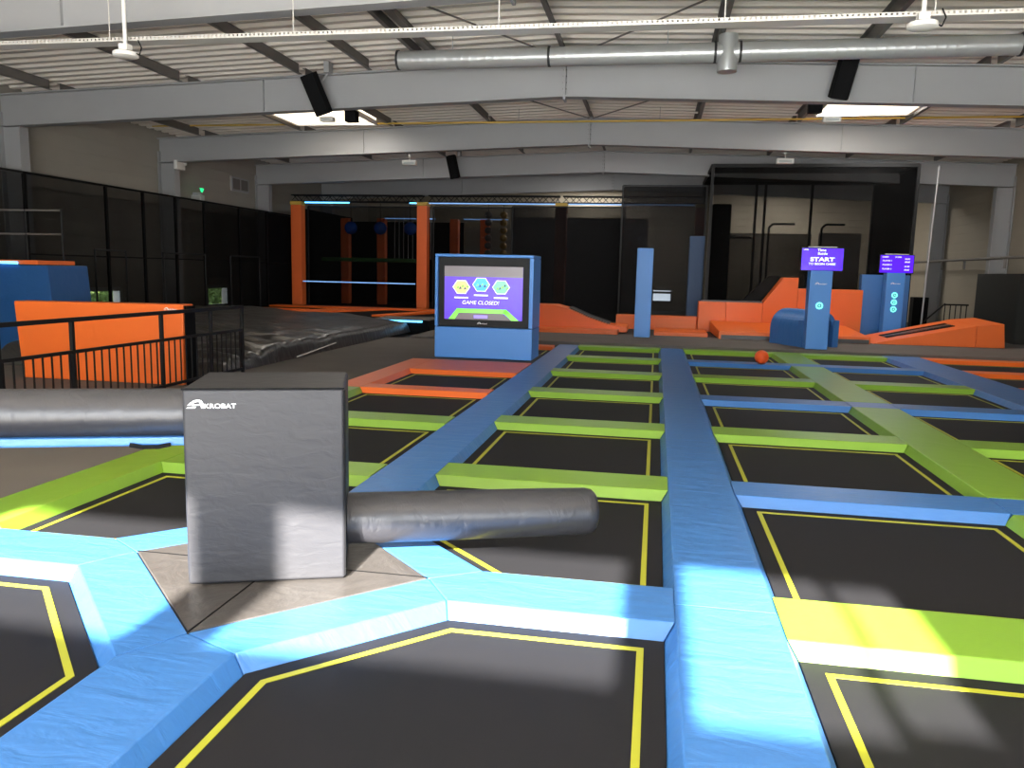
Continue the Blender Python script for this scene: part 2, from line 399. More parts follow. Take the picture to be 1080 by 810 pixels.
names = ['black trampoline between the two green pads behind the grey block', 'black trampoline between green and orange crosswise pads', 'black trampoline framed in orange pads before the screen cabinet']
for i, d in enumerate((PD, PD, .36)):
    trampoline([(lx0, RL[i]+d+E), (lx1, RL[i]+d+E), (lx1, RL[i+1]-E), (lx0, RL[i+1]-E)], names[i])
trampoline([(-4.2, 1.75), (lx1, 1.75), (lx1, kFL-cb-lx1), (kFL-cb-YF+E, YF-E), (-4.2, YF-E)], 'black trampoline with cut corner, below the raised arm beside the sunlit blue pads')
# small orange framed bed behind the cabinet
tag(MB().box(-2.13-1.2, LS[0]-.06, 17.3, 17.7, -.09, 0).build('trampoline_pad', 'orange', None, smooth=True, bevel=.012), 'small orange pad just behind the screen cabinet', 'pad')
trampoline([(-3.3, 15.7), (LS[0]-E, 15.7), (LS[0]-E, 17.2), (-3.3, 17.2)], 'small black trampoline mostly hidden behind the screen cabinet')

# ------------------------------------------------------------------ floors
struct(MB().box(-13.9, 10.5, -3.2, 36.9, -0.25, -0.092).build('floor', 'floor'))
M['reflector'] = mat('pale_reflector_floor', (208, 204, 198), .6, vary=.06)
struct(MB().box(-13.5, 9.6, -2.98, 1.2, -0.091, -0.004).build('floor_reflector', 'reflector'))  # unseen pale floor, added to bounce sunlight up to the roof
o = MB().prism([(-5.6, 4.1), (-4.335, 4.1), (-4.335, 14.0), (-4.335, 14.05), (-2.18, 14.05), (-2.18, 15.6), (-3.32, 15.6), (-3.32, 18.12), (-5.6, 18.12), (-13.5, 18.12), (-13.5, 4.1)], -0.091, -0.004).build('floor_walkway', 'carpet'); struct(o)
o = MB().box(-5.7, 9.6, 18.12, 21.0, -0.091, 0.05).build('floor_far_walkway', 'carpet'); struct(o)
o = MB().box(-13.5, 9.6, 21.0, 36.4, -0.091, 0.03).build('floor_parkour', 'floor'); struct(o)

# ------------------------------------------------------------------ rotating block
a = math.radians(20); ax = Vector((math.cos(a), math.sin(a), 0)); ay = Vector((-math.sin(a), math.cos(a), 0)); up = Vector((0, 0, 1))
SQ = inset([F_, R_, B_, L_], .005)
mb = MB(); mb.hexa([(*p, -.088) for p in SQ], [(*p, 0.002) for p in SQ])
sq = mb.build('square_mat', 'mat_grey', None, smooth=True, bevel=.008)
mb = MB()
for p in SQ: mb.bar((p[0], p[1], .002), (C[0], C[1], .002), .008, .005)
mb.build('seam', 'blackm', sq)
tag(sq,
    'dark grey square mat under the grey block, turned cornerwise', 'mat')
p0 = Vector((-2.245, 3.47, 0.006)); W = 0.775; DP = 0.64; Hh = 1.0
root = empty('rotating_obstacle', p0+ax*W/2+ay*DP/2, 'big grey padded block with two black roller arms on a square mat', 'obstacle')
mb = MB(); b4 = [p0, p0+ax*W, p0+ax*W+ay*DP, p0+ay*DP]; mb.hexa(b4, [p+up*Hh for p in b4])
mb.build('block', 'grey', root, smooth=True, bevel=.018, segs=3)
# seams along the block edges
mb = MB()
for p in (b4[0], b4[1]): pass
mb.bar(b4[0]+up*(Hh-.004)-ay*.001, b4[1]+up*(Hh-.004)-ay*.001, .008)
mb.bar(b4[1]+up*.02+ax*.001, b4[1]+up*(Hh-.01)+ax*.001, .007)
mb.build('seam', 'blackm', root)
brand(root, p0+up*(Hh-.098)+ax*.022-ay*.003, ax, up, 0.235)
def arm(start, d, L, r, parent, name='roller_arm'):
    prof = [(0, r*1.0), (0.02, r), (L*.33, r*1.0), (L*.66, r*.985), (L-.07, r*.96), (L-.03, r*.9), (L-.008, r*.75), (L, r*.4)]
    return MB().lathe(start, d, prof, 40).build(name, 'arm', parent, smooth=True)
sR = p0+ax*(W+.003)+ay*(DP*.55)+up*0.213
arm(sR, ax, 1.43, .142, root)
sL = p0-ax*.003+ay*(DP*.6)+up*0.815
al = arm(sL, -ax, 2.2, .128, root)
al['label'] = 'long raised arm with blue underside'
mb = MB(); q = [sL-ax*.02-ay*.10-up*.112, sL-ax*.02+ay*.10-up*.112, sL-ax*2.1+ay*.10-up*.112, sL-ax*2.1-ay*.10-up*.112]
mb.hexa([v-up*.05 for v in q], q); uh = mb.build('underside_pad', 'blue', al, smooth=True, bevel=.015); uh['label'] = 'blue pad along the underside of the arm'
for t in (.12, .95):
    mb = MB(); c0 = sL-ax*t-ay*.115-up*.15
    pts = [c0, c0-ax*.06-up*.012, c0-ax*.14-up*.012, c0-ax*.2]
    for i in range(3): mb.bar(pts[i], pts[i+1], .012, .02)
    mb.build('handle', 'blackm', al)

# ------------------------------------------------------------------ screen cabinet
cx0, cx1, cyf, cyb = -4.0, -2.17, 14.22, 15.1; ct = 1.85
root = empty('game_cabinet', ((cx0+cx1)/2, (cyf+cyb)/2, 0.006), 'blue padded cabinet holding a big purple touch screen', 'cabinet')
mb = MB(); mb.box(cx0, cx1, cyf, cyb, .006, .58); mb.build('base', 'blue_light', root, smooth=True, bevel=.02)
mb = MB(); t = .055
mb.box(cx0, cx0+t, cyf, cyb, .585, ct); mb.build('side_panel', 'blue_light', root, smooth=True, bevel=.012)
MB().box(cx1-t-.02, cx1, cyf, cyb, .585, ct).build('side_panel', 'blue_light', root, smooth=True, bevel=.012)
MB().box(cx0, cx1, cyf, cyb, ct+.003, ct+.055).build('top_panel', 'blue_light', root, smooth=True, bevel=.012)
MB().box(cx0+t+.003, cx1-t-.023, cyf+.06, cyb-.02, .585, ct).build('bezel', 'black', root, bevel=.006)
sx0, sx1, sz0, sz1 = cx0+.17, cx1-.20, .72, 1.69
scr = MB().box(sx0, sx1, cyf+.048, cyf+.062, sz0, sz1).build('screen', 'purple', root)
yf = cyf+.044; Xd = (1, 0, 0); Ud = (0, 0, 1)
MB().box(sx0, sx1, yf-.001, yf+.003, sz1-.19, sz1).build('header_bar', 'scr_grey', scr)
def hexpoly(r): return [(r*math.cos(PI/3*i), r*.86*math.sin(PI/3*i)) for i in range(6)]
for i, (hx, hz, hm, cap) in enumerate(((.32, 1.31, 'scr_sand', 'SNAKE RUN'), (.69, 1.36, 'scr_cyan', 'KING OF ICE'), (1.06, 1.32, 'scr_mint', 'CATCH THE CROC'))):
    h = flat(hexpoly(.165), (sx0+hx, yf+.001, hz), Xd, Ud).build('game_icon', 'scr_white', scr)
    flat(hexpoly(.15), (sx0+hx, yf-.003, hz), Xd, Ud).build('icon_picture', hm, scr)
    for q in range(5):
        flat([(0, 0), (.05, .01), (.03, .05)], (sx0+hx-.09+.045*q, yf-.007, hz-.05+.07*random.random()), Xd, Ud, .002).build('icon_picture', 'scr_dark' if q % 2 else 'scr_green', scr)
    MB().box(sx0+hx-.13, sx0+hx+.13, yf-.002, yf+.002, hz-.205, hz-.18).build('caption_line', 'scr_white', scr)
text_mesh('GAME CLOSED!', .095, 'scr_white', scr, (sx0+.68, yf-.001, 1.0), Xd, Ud, align='CENTER', squash=1.05, shear=.15)
g = MB()
for pl in ([(.08, 0), (.24, .2), (.33, .2), (.20, 0)], [(.24, .2), (1.16, .2), (1.22, .12), (.28, .12)], [(1.16, .2), (1.40, 0), (1.26, 0), (1.1, .14)]):
    o_ = Vector((sx0, yf, sz0)); g.hexa([o_+Vector((p[0], 0, p[1])) for p in pl], [o_+Vector((p[0], -.003, p[1])) for p in pl])
g.build('court_outline', 'scr_green', scr)
flat([(.20, 0), (.28, .12), (1.1, .12), (1.26, 0)], (sx0, yf+.001, sz0), Xd, Ud, .002).build('court_floor', 'scr_grey', scr)
MB().box(sx0+.56, sx0+.82, yf-.004, yf, sz0+.03, sz0+.085).build('start_bar', 'lilac', scr)
brand(root, ((sx0+sx1)/2-.11, cyf+.05, .64), Xd, Ud, .2)

# ------------------------------------------------------------------ scoring columns
def station(x, y, h, sw, sh, label, buttons, rows):
    r = empty('scoring_column', (x, y, .056), label, 'game column', 'scoring columns')
    w = .47; MB().box(x-w/2, x+w/2, y, y+.36, .056, h).build('column', 'blue_light', r, smooth=True, bevel=.02)
    MB().box(x-sw/2, x+sw/2, y+.06, y+.14, h-.01, h+sh).build('screen_housing', 'black', r, bevel=.005)
    s_ = MB().box(x-sw/2+.02, x+sw/2-.02, y+.052, y+.062, h+.01, h+sh-.02).build('screen', 'purple2', r)
    MB().bar((x-.3, y+.1, h+sh+.012), (x+.3, y+.1, h+sh+.012), .02).build('sensor_bar', 'white', r)
    brand(r, (x-.13, y-.003, h-.30), Xd, Ud, .26)
    for z in buttons:
        b = MB().lathe((x, y+.004, z), (0, -1, 0), [(0, .075), (.014, .075)], 28).build('button', 'button', r)
        MB().lathe((x, y-.012, z), (0, -1, 0), [(0, .046), (.006, .042)], 20).build('button_face', 'blue', b)
        MB().lathe((x, y-.018, z), (0, -1, 0), [(0, .018), (.004, .016)], 12).build('button_face', 'button', b)
    for (t, sz, dx, dz, al) in rows:
        text_mesh(t, sz, 'scr_white', s_, (x+dx, y+.05, h+dz), Xd, Ud, align=al, squash=1.45 if t == 'START' else 1.15, bold=.004 if t == 'START' else .001)
    return r
station(3.54, 18.42, 1.78, .90, .50, 'blue scoring column whose purple screen reads START', [1.02], [('START', .118, 0, .205, 'CENTER'), ('Time', .075, -.02, .42, 'CENTER'), ('Battle', .075, 0, .345, 'CENTER'), ('TO BEGIN GAME', .065, 0, .125, 'CENTER'), ('LEVEL', .035, -.40, .44, 'LEFT')])
station(6.35, 23.1, 1.805, .88, .49, 'blue scoring column with three round lit buttons, before the blue wall', [1.21, 1.02, .83], [('PLAYER 1', .05, -.36, .31, 'LEFT'), ('PLAYER 2', .05, -.36, .2, 'LEFT'), ('PLAYER 3', .05, -.36, .09, 'LEFT'), ('GAMES', .045, -.38, .41, 'LEFT'), ('SCORE', .045, -.05, .41, 'LEFT'), ('00:00', .05, .2, .36, 'LEFT'), ('00:00', .05, .2, .28, 'LEFT'), ('00:00', .05, .2, .16, 'LEFT'), ('00:00', .05, .2, .07, 'LEFT')])

# ------------------------------------------------------------------ parkour area
def solid(name, m, label, cat, mb, bevel=.02, group=None): return tag(mb.build(name, m, None, smooth=True, bevel=bevel), label, cat, group)
solid('padded_post', 'blue_light', 'pale blue slim padded post in front of the low orange wall', 'post', MB().box(-.5, -.1, 20.2, 20.65, .051, 2.26), group='slim padded posts')
solid('padded_post', mat('net_dimmed_blue_vinyl', (30, 62, 98), .55, wrinkle=.006), 'taller blue padded post, toned dark as if behind the black netting', 'post', MB().box(.93, 1.37, 24.7, 25.08, .031, 2.79), group='slim padded posts')  # dark colour stands in for the dimming by netting in front
# curved orange ramp
r = empty('curved_ramp', (-2.2, 21.6, .052), 'orange foam ramp sloping down beside the screen cabinet', 'ramp')
MB().xz([(-3.6, .06), (-.72, .06), (-.72, .22), (-1.15, .24), (-1.75, .42), (-2.35, .66), (-2.7, .74), (-3.6, .74)], 21.55, 22.6).build('ramp_body', 'orange', r, smooth=True, bevel=.012)
MB().box(-3.6, -.93, 20.72, 21.54, .051, .15).build('landing_mat', 'orange', r, smooth=True, bevel=.015)
MB().xz([(-1.2, .262), (-1.75, .435), (-2.3, .66), (-2.3, .69), (-1.75, .465), (-1.2, .29)], 21.7, 22.5).build('grip_strip', 'mat_grey', r)
solid('foam_wall', 'orange', 'low orange foam wall behind the slim blue post', 'foam block', MB().box(-1.12, 1.2, 23.5, 23.95, .031, .44))
solid('foam_mat', 'orange', 'thin orange mat lying before the low orange wall', 'mat', MB().box(.0, 1.38, 21.2, 22.6, .031, .14))
r = empty('parkour_wall', (3.4, 23.6, .031), 'long stepped orange foam wall rising to a slanted peak', 'foam block')
MB().box(1.22, 1.98, 23.4, 23.95, .031, .89).build('wall_section', 'orange', r, smooth=True, bevel=.012)
MB().box(1.985, 2.98, 23.4, 23.95, .031, .89).build('wall_section', 'orange', r, smooth=True, bevel=.012)
MB().xz([(2.985, .031), (3.9, .031), (3.9, 1.62), (3.5, 1.62), (2.985, .89)], 23.4, 23.95).build('peak_section', 'orange', r, smooth=True, bevel=.012)
MB().box(3.905, 5.62, 23.4, 23.95, .031, 1.32).build('wall_section', 'orange', r, smooth=True, bevel=.012)
MB().box(1.3, 2.98, 23.5, 23.9, .892, .93).build('wall_top', 'mat_grey', r)
solid('slanted_panel', 'mat_grey', 'dark slanted panel leaning behind the orange peak', 'panel', MB().xz([(2.45, .9), (2.98, .9), (3.62, 1.66), (3.2, 1.66)], 24.2, 24.32))
r = empty('foam_platform', (3, 21.4, .051), 'flat orange foam platform at the foot of the stepped wall', 'platform')
MB().hexa([(1.6, 20.55, .051), (5.2, 20.55, .051), (5.2, 23.35, .051), (1.55, 23.35, .051)], [(1.6, 20.55, .25), (5.2, 20.55, .22), (5.2, 23.35, .33), (1.55, 23.35, .36)]).build('platform_body', 'orange', r, smooth=True, bevel=.015)
MB().box(1.66, 5.15, 20.49, 20.545, .06, .16).build('front_strip', 'mat_grey', r)
# arched blue tunnel
r = empty('arch_tunnel', (3.5, 19.9, .05), 'blue padded arch tunnel behind the START column', 'tunnel')
A0 = Vector((3.72, 19.05, .052)); A1 = Vector((3.15, 20.2, .052)); d = (A1-A0).normalized(); sd = Vector((d.y, -d.x, 0)).normalized()
mb = MB(); n = 20; ring = []
for e_ in (A0, A1):
    for rad in (.44, .33):
        ring.append([e_+sd*rad*math.cos(PI*i/n)+up*(.40+rad*1.0*math.sin(PI*i/n)) for i in range(n+1)])
def legs(lst, e_, rad): return [e_+sd*rad] + lst + [e_-sd*rad]
ring = [legs(ring[0], A0, .44), legs(ring[1], A0, .33), legs(ring[2], A1, .44), legs(ring[3], A1, .33)]
for i in range(n+2):
    mb.hexa([ring[0][i], ring[0][i+1], ring[1][i+1], ring[1][i]], [ring[2][i], ring[2][i+1], ring[3][i+1], ring[3][i]])
mb.build('arch', 'blue', r, smooth=True)
for s_ in (-1, 1):
    MB().obox(A0+sd*s_*.40+d*.06+up*.31, (.16, .2, .62), Matrix((sd, d, up)).transposed()).build('foot_post', 'blue', r, smooth=True, bevel=.02)
solid('padded_wall', 'blue', 'tall blue padded wall behind the three-button column', 'foam block', MB().box(5.63, 6.25, 23.7, 23.98, .031, 1.75).box(6.255, 6.88, 23.7, 23.98, .031, 1.75), bevel=.015)
# slotted ramp
r = empty('slotted_ramp', (7, 21.4, .051), 'orange wedge ramp with black slots beside the dark door', 'ramp')
fr = [(5.3, .055), (8.3, .055), (8.22, .64), (7.62, .58)]
MB().hexa([(5.3, 20.75, .051), (7.62, 20.75, .051), (7.62, 22.6, .051), (5.3, 22.6, .051)], [(5.42, 20.76, .09), (7.62, 20.76, .57), (7.62, 22.6, .63), (5.42, 22.6, .11)]).build('ramp_body', 'orange', r, smooth=True, bevel=.012)
MB().hexa([(7.625, 20.75, .051), (8.28, 20.75, .051), (8.28, 22.6, .051), (7.625, 22.6, .051)], [(7.625, 20.76, .57), (8.22, 20.76, .63), (8.22, 22.6, .69), (7.625, 22.6, .63)]).build('ramp_top', 'orange', r, smooth=True, bevel=.012)
for k in range(3):
    ya = 21.25+.28*k
    def zz(x, y): return .09+(x-5.42)/2.2*.48+(y-20.76)/1.84*(.02+.04*(x-5.42)/2.2)+.006
    MB().hexa([(x, y, zz(x, y)-.012) for x, y in ((5.75, ya), (7.3, ya), (7.3, ya+.2), (5.75, ya+.2))], [(x, y, zz(x, y)+.01) for x, y in ((5.75, ya), (7.3, ya), (7.3, ya+.2), (5.75, ya+.2))]).build('slot_strip', 'blackm' if k != 1 else 'mat_grey', r)
# orange ball
tag(MB().sphere((1.97, 14.78, .131), .13, 24).build('ball', mat('orange_ball', (240, 90, 30), .5, wrinkle=.01, wscale=20), None, smooth=True), 'small orange foam ball resting at the edge of a blue crosswise pad', 'ball')
bpy.data.objects['ball'].location = (2.0, 15.28+.1, .001)

# ------------------------------------------------------------------ left side: airbag, railing, panels
nx, ny = 150, 190; ax0, ax1, ay0, ay1 = -12.6, -6.25, 10.7, 19.9
mb = MB(); vs = []; fs = []
def edge(u): return min(1, max(0, u))
for j in range(ny+1):
    for i in range(nx+1):
        y = ay0+(ay1-ay0)*j/ny; tl = min(1, max(0, (y-13.5)/1.2)); axl = -10.1-2.25*tl*tl*(3-2*tl)
        x = axl+(ax1-axl)*i/nx
        e1 = min(x-axl, ax1-x); e2 = min((y-ay0)*.5, ay1-y); dd = max(0, min(e1, e2*1.0))
        pr_ = 1-(1-min(1, dd/.16))**3
        big = (.26+.26*min(1, max(0, (-6.25-x)/3.2)))*(.55+.45*min(1, max(0, (y-ay0)/3.2)))
        v = Vector((x, y, 0))
        rip = noise.fractal(Vector((x*.7, y*.55, 3.1)), 1.0, 2.0, 4)*.07
        rid = abs(noise.noise(Vector((x*1.1+y*.8, y*1.9-x*.6, 1.7))))*.22*max(0, 1-(y-10.5)/6.5)
        rid2 = abs(noise.noise(Vector((x*2.2, y*1.5+x*1.3, 7.7))))*.04*max(0, 1-(y-11)/8)
        vs.append((x, y, max(-.003, pr_*(big+rip+rid+rid2))))
for j in range(ny):
    for i in range(nx):
        k = j*(nx+1)+i; fs.append((k, k+1, k+nx+2, k+nx+1))
mb.add(vs, fs)
ab = mb.build('airbag', 'airbag', None, smooth=True)
tag(ab, 'huge crumpled black airbag beside the carpet walkway', 'airbag')
for p in ab.data.polygons: p.use_smooth = True
# ridge of a strap on its edge
tag(MB().tube((-6.24, 13.2, .02), (-6.22, 14.9, .13), .012, 8).build('airbag_rope', 'white', None), 'thin pale rope lying over the edge of the black airbag', 'rope')
r = empty('start_platform', (-6.6, 20.5, 0), 'low black platform with a glowing cyan strip behind the airbag', 'platform')
MB().box(-7.3, -5.75, 19.98, 21.2, -.003, .3).build('platform_body', 'blackm', r, bevel=.01)
MB().box(-7.3, -5.75, 19.98, 21.2, .302, .32).build('platform_top', 'carpet', r)
MB().box(-7.25, -5.95, 19.93, 19.97, .25, .29).build('light_strip', 'led', r)
# orange framed far beds (raised deck)
struct(MB().box(-13.4, -6.0, 21.25, 26.3, .03, .26).build('floor_raised_deck', 'blackm'))
def ob(name, poly, m, label, cat='pad', z0=.262, z1=.32, group=None): return tag(MB().prism(poly, z0, z1).build(name, m, None, smooth=True, bevel=.008), label, cat, group)
ob('edge_pad', [(-12.9, 25.2), (-6.1, 25.2), (-6.1, 25.8), (-12.9, 25.8)], 'orange', 'orange edge pad under the front of the ninja cage', group='far orange pads')
ob('edge_pad', [(-11.4, 21.5), (-10.2, 21.5), (-8.6, 25.15), (-9.8, 25.15)], 'orange', 'slanting orange pad on the raised deck behind the airbag', group='far orange pads')
ob('edge_pad', [(-12.9, 23.0), (-11.0, 23.0), (-10.7, 23.6), (-12.9, 23.6)], 'orange', 'orange pad on the raised deck next to the dark wall', group='far orange pads')
ob('edge_pad', [(-7.9, 21.5), (-7.4, 21.5), (-6.5, 25.1), (-7.0, 25.1)], 'orange', 'narrow orange pad on the raised deck behind the cyan strip', group='far orange pads')
# big orange panel
r = empty('orange_panel', (-7.4, 9.8, 0), 'large orange padded panel behind the black railing', 'panel')
MB().hexa([(-8.62, 9.6, -.003), (-6.17, 9.6, -.003), (-6.17, 9.85, -.003), (-8.62, 9.85, -.003)], [(-8.70, 9.6, 1.06), (-6.14, 9.6, 1.08), (-6.14, 9.85, 1.08), (-8.70, 9.85, 1.06)]).build('panel_body', 'orange', r, smooth=True, bevel=.02)
brand(r, (-6.42, 9.596, 1.0), Xd, Ud, .2)
MB().box(-6.138, -6.12, 9.62, 9.85, 0, 1.06).build('panel_back', 'blackm', r)
# blue padded wall
r = empty('blue_box_wall', (-11.2, 12.4, 0), 'big dark blue padded wall with a glowing blue strip on top, behind the orange panel', 'padded wall')
MB().hexa([(-13.0, 12.3, -.003), (-10.3, 12.3, -.003), (-10.3, 13.3, -.003), (-13.0, 13.3, -.003)], [(-13.0, 12.3, 1.52), (-10.42, 12.3, 1.54), (-10.42, 13.3, 1.54), (-13.0, 13.3, 1.52)]).build('wall_body', mat('dark_blue_vinyl', (34, 84, 140), .5, wrinkle=.01), r, smooth=True, bevel=.02)
MB().box(-13.0, -11.0, 12.26, 12.295, 1.55, 1.59).build('light_strip', 'led', r)
MB().box(-13.0, -10.6, 12.3, 13.2, 1.545, 1.62).build('top_pad', 'redpost', r, smooth=True, bevel=.01)
# railing
r = empty('railing', (-6.1, 8.5, 0), 'black metal railing in front of the orange panel', 'railing')
RX = -6.05; rz = 1.0
yp = [4.9, 6.45, 7.43, 8.98, 10.1, 10.95]
for i, y in enumerate(yp):
    MB().box(RX-.02, RX+.02, y-.02, y+.02, -.003, rz-.02).build('post', 'black', r)
MB().bar((RX, 4.0, rz), (RX, 10.97, rz), .045).build('top_rail', 'black', r)
MB().bar((RX, 4.0, .66), (RX, 10.97, .66), .035).build('middle_rail', 'black', r)
MB().bar((RX, 4.0, .08), (RX, 10.97, .08), .035).build('bottom_rail', 'black', r)
y = 5.0
while y < 10.9:
    if min(abs(y-q) for q in yp) > .04:
        MB().box(RX-.007, RX+.007, y-.007, y+.007, .095, .645).build('baluster', 'black', r)
    y += .125

# ------------------------------------------------------------------ shell
WX0, WX1, WY0, WY1 = -13.6, 10.1, -3.0, 36.6
RIDGE = -1.8; ZR = 5.62; SL = .035
def zroof(x): return ZR-SL*abs(x-RIDGE)
def wall_holes(name, m, axis, pos, th, u0, u1, z0, z1, holes):
    """wall in plane axis=pos with rectangular holes (u0,u1,z0,z1)"""
    us = sorted({u0, u1, *[h[0] for h in holes], *[h[1] for h in holes]}); zs = sorted({z0, z1, *[h[2] for h in holes], *[h[3] for h in holes]})
    mb = MB()
    for i in range(len(us)-1):
        for j in range(len(zs)-1):
            cu = (us[i]+us[i+1])/2; cz = (zs[j]+zs[j+1])/2
            if any(h[0] < cu < h[1] and h[2] < cz < h[3] for h in holes): continue
            if axis == 'x': mb.box(pos, pos+th, us[i], us[i+1], zs[j], zs[j+1])
            else: mb.box(us[i], us[i+1], pos, pos+th, zs[j], zs[j+1])
    o = MB(); o.v = mb.v; o.f = mb.f
    return struct(o.build(name, m))
LW = [(17.22, 18.5, .45, .95), (22.55, 23.75, .35, .95)]
wall_holes('wall_left', 'wall', 'x', WX0-.2, .2, WY0, WY1+.2, -.09, 5.6, LW)
wall_holes('wall_back', 'wall_warm', 'y', WY1, .2, WX0, WX1, -.09, 5.75, [(-.15, .68, .42, .98)])
wall_holes('wall_right', 'wall_warm', 'x', WX1, .2, WY0, WY1+.2, -.09, 5.6, [])
tanE = 0.5
LOWW = [(-8.5+1.8*k, -8.5+1.8*k+1.65, .2, 2.35) for k in range(9)]
HIGH = [(-4.02, -2.22, 2.95, 3.80), (-1.82, -.1, 2.97, 3.80), (.22, .96, 2.88, 3.76), (1.02, 1.31, 2.93, 3.74)]
wall_holes('wall_rear', 'wall', 'y', WY0-.2, .2, WX0, WX1, -.09, 5.75, LOWW+HIGH)
for i, h in enumerate(LW):
    w = MB()
    y0, y1, z0, z1 = h
    for a_, b_ in (((y0, z0), (y1, z0)), ((y1, z0), (y1, z1)), ((y1, z1), (y0, z1)), ((y0, z1), (y0, z0))):
        w.bar((WX0+.0, *a_), (WX0+.0, *b_), .06, .1)
    struct(w.build(f'window_{i+1}', 'glass_frame'))
w = MB()
for a_, b_ in (((-.15, .42), (.68, .42)), ((.68, .42), (.68, .98)), ((.68, .98), (-.15, .98)), ((-.15, .98), (-.15, .42)), ((-.15, .84), (.68, .84))):
    w.bar((a_[0], WY1, a_[1]), (b_[0], WY1, b_[1]), .06, .1)
struct(w.build('window_3', 'glass_frame'))
# hedge outside
hb = MB(); rr = random.Random(3)
hb.box(-15.9, -15.3, 15, 28, -.1, 1.7)
for k in range(2600):
    x = -15.2+rr.uniform(-.12, .15); y = rr.uniform(15.5, 27.5); z = rr.uniform(0, 1.7); s_ = rr.uniform(.05, .12)
    q = Matrix.Rotation(rr.uniform(0, 6), 3, 'Z') @ Matrix.Rotation(rr.uniform(0, 3), 3, 'X')
    c_ = Vector((x, y, z)); hb.add([c_+q @ Vector(v)*s_ for v in ((-1, 0, 0), (0, -.6, .1), (1, 0, 0), (0, .6, .1))], [(0, 1, 2, 3)])
tag(hb.build('hedge', 'foliage', None), 'leafy green hedge seen outside through the two low windows', 'hedge', kind='stuff')
# roof deck: trapezoidal sheet, ribs run across the hall
prof = []; y = WY0-.2; per = .33
while y < WY1+.2:
    prof += [(y, 0), (y+.12, 0), (y+.16, .085), (y+.28, .085)]; y += per
mb = MB(); vs = []; fs = []
xs = [WX0-.2, RIDGE, WX1+.2]
for x in xs:
    for (yy, dz) in prof: vs.append((x, yy, zroof(x)+dz))
n = len(prof)
for i in range(2):
    for j in range(n-1): fs.append((i*n+j, i*n+j+1, (i+1)*n+j+1, (i+1)*n+j))
mb.add(vs, fs); struct(mb.build('ceiling', 'deck'))
mb = MB(); mb.hexa([(WX0-.2, WY0-.2, zroof(WX0)+.1), (RIDGE, WY0-.2, ZR+.1), (RIDGE, WY1+.2, ZR+.1), (WX0-.2, WY1+.2, zroof(WX0)+.1)], [(WX0-.2, WY0-.2, zroof(WX0)+.3), (RIDGE, WY0-.2, ZR+.3), (RIDGE, WY1+.2, ZR+.3), (WX0-.2, WY1+.2, zroof(WX0)+.3)])
mb.hexa([(WX1+.2, WY0-.2, zroof(WX1)+.1), (RIDGE, WY0-.2, ZR+.1), (RIDGE, WY1+.2, ZR+.1), (WX1+.2, WY1+.2, zroof(WX1)+.1)], [(WX1+.2, WY0-.2, zroof(WX1)+.3), (RIDGE, WY0-.2, ZR+.3), (RIDGE, WY1+.2, ZR+.3), (WX1+.2, WY1+.2, zroof(WX1)+.3)])
struct(mb.build('ceiling_insulation', 'blackm'))
# portal frames
FY = [9.6, 15.0, 20.4, 25.8, 31.2]; BT = -.2; BD = .65
FN = ['nearest', 'second nearest', 'third nearest', 'fourth nearest', 'farthest']
for k, y in enumerate(FY):
    r = empty('roof_beam', (RIDGE, y, zroof(RIDGE)+BT-BD), f'wide grey steel roof beam, {FN[k]} of those spanning the hall', 'roof beam', 'roof beams')
    for s_, xe in ((-1, WX0+.02), (1, WX1-.02)):
        zt0 = ZR+BT; zt1 = zroof(xe)+BT
        mb = MB()
        def slab(dz0, dz1, hw): mb.hexa([(RIDGE, y-hw, zt0+dz0), (xe, y-hw, zt1+dz0), (xe, y+hw, zt1+dz0), (RIDGE, y+hw, zt0+dz0)], [(RIDGE, y-hw, zt0+dz1), (xe, y-hw, zt1+dz1), (xe, y+hw, zt1+dz1), (RIDGE, y+hw, zt0+dz1)])
        slab(-.025, 0, .12); slab(-BD, -BD+.025, .12); slab(-BD+.02, -.02, .008)
        mb.build('rafter', 'steel', r)
        for t in (.5,):
            xx = RIDGE+(xe-RIDGE)*t; z_ = zroof(xx)+BT
            MB().box(xx-.006, xx+.006, y-.06, y-.009, z_-BD+.025, z_-.025).build('stiffener', 'steel', r)
    MB().box(RIDGE-.02, RIDGE+.02, y-.13, y+.13, ZR+BT-BD-.06, ZR+BT+.0).build('splice_plate', 'steel', r)
    for s_ in (-1, 1):
        for q in range(6): MB().tube((RIDGE-.035, y+.07*s_, ZR+BT-BD+.03+.11*q), (RIDGE+.035, y+.07*s_, ZR+BT-BD+.03+.11*q), .014, 6).build('bolt', 'purlin', r)
for k, y in enumerate(FY[1:], 1):
    for sx, nm in ((WX0+.02, 'at the dark netted wall'), (WX1-.02, 'at the wall beyond the slotted ramp')):
        s_ = 1 if sx < 0 else -1
        zt = zroof(sx)+BT-BD
        mb = MB(); mb.box(min(sx, sx+s_*.03), max(sx, sx+s_*.03), y-.12, y+.12, -.09, zt+.3); mb.box(min(sx+s_*.47, sx+s_*.5), max(sx+s_*.47, sx+s_*.5), y-.12, y+.12, -.09, zt-.004); mb.box(min(sx+s_*.03, sx+s_*.47), max(sx+s_*.03, sx+s_*.47), y-.01, y+.01, -.09, zt-.004)
        if (s_ > 0 and k <= 4) or (s_ < 0 and k >= 3):
            tag(mb.build('steel_column', 'steel', None), f'grey steel column {nm}, under the {FN[k]} roof beam', 'column', 'wall columns')
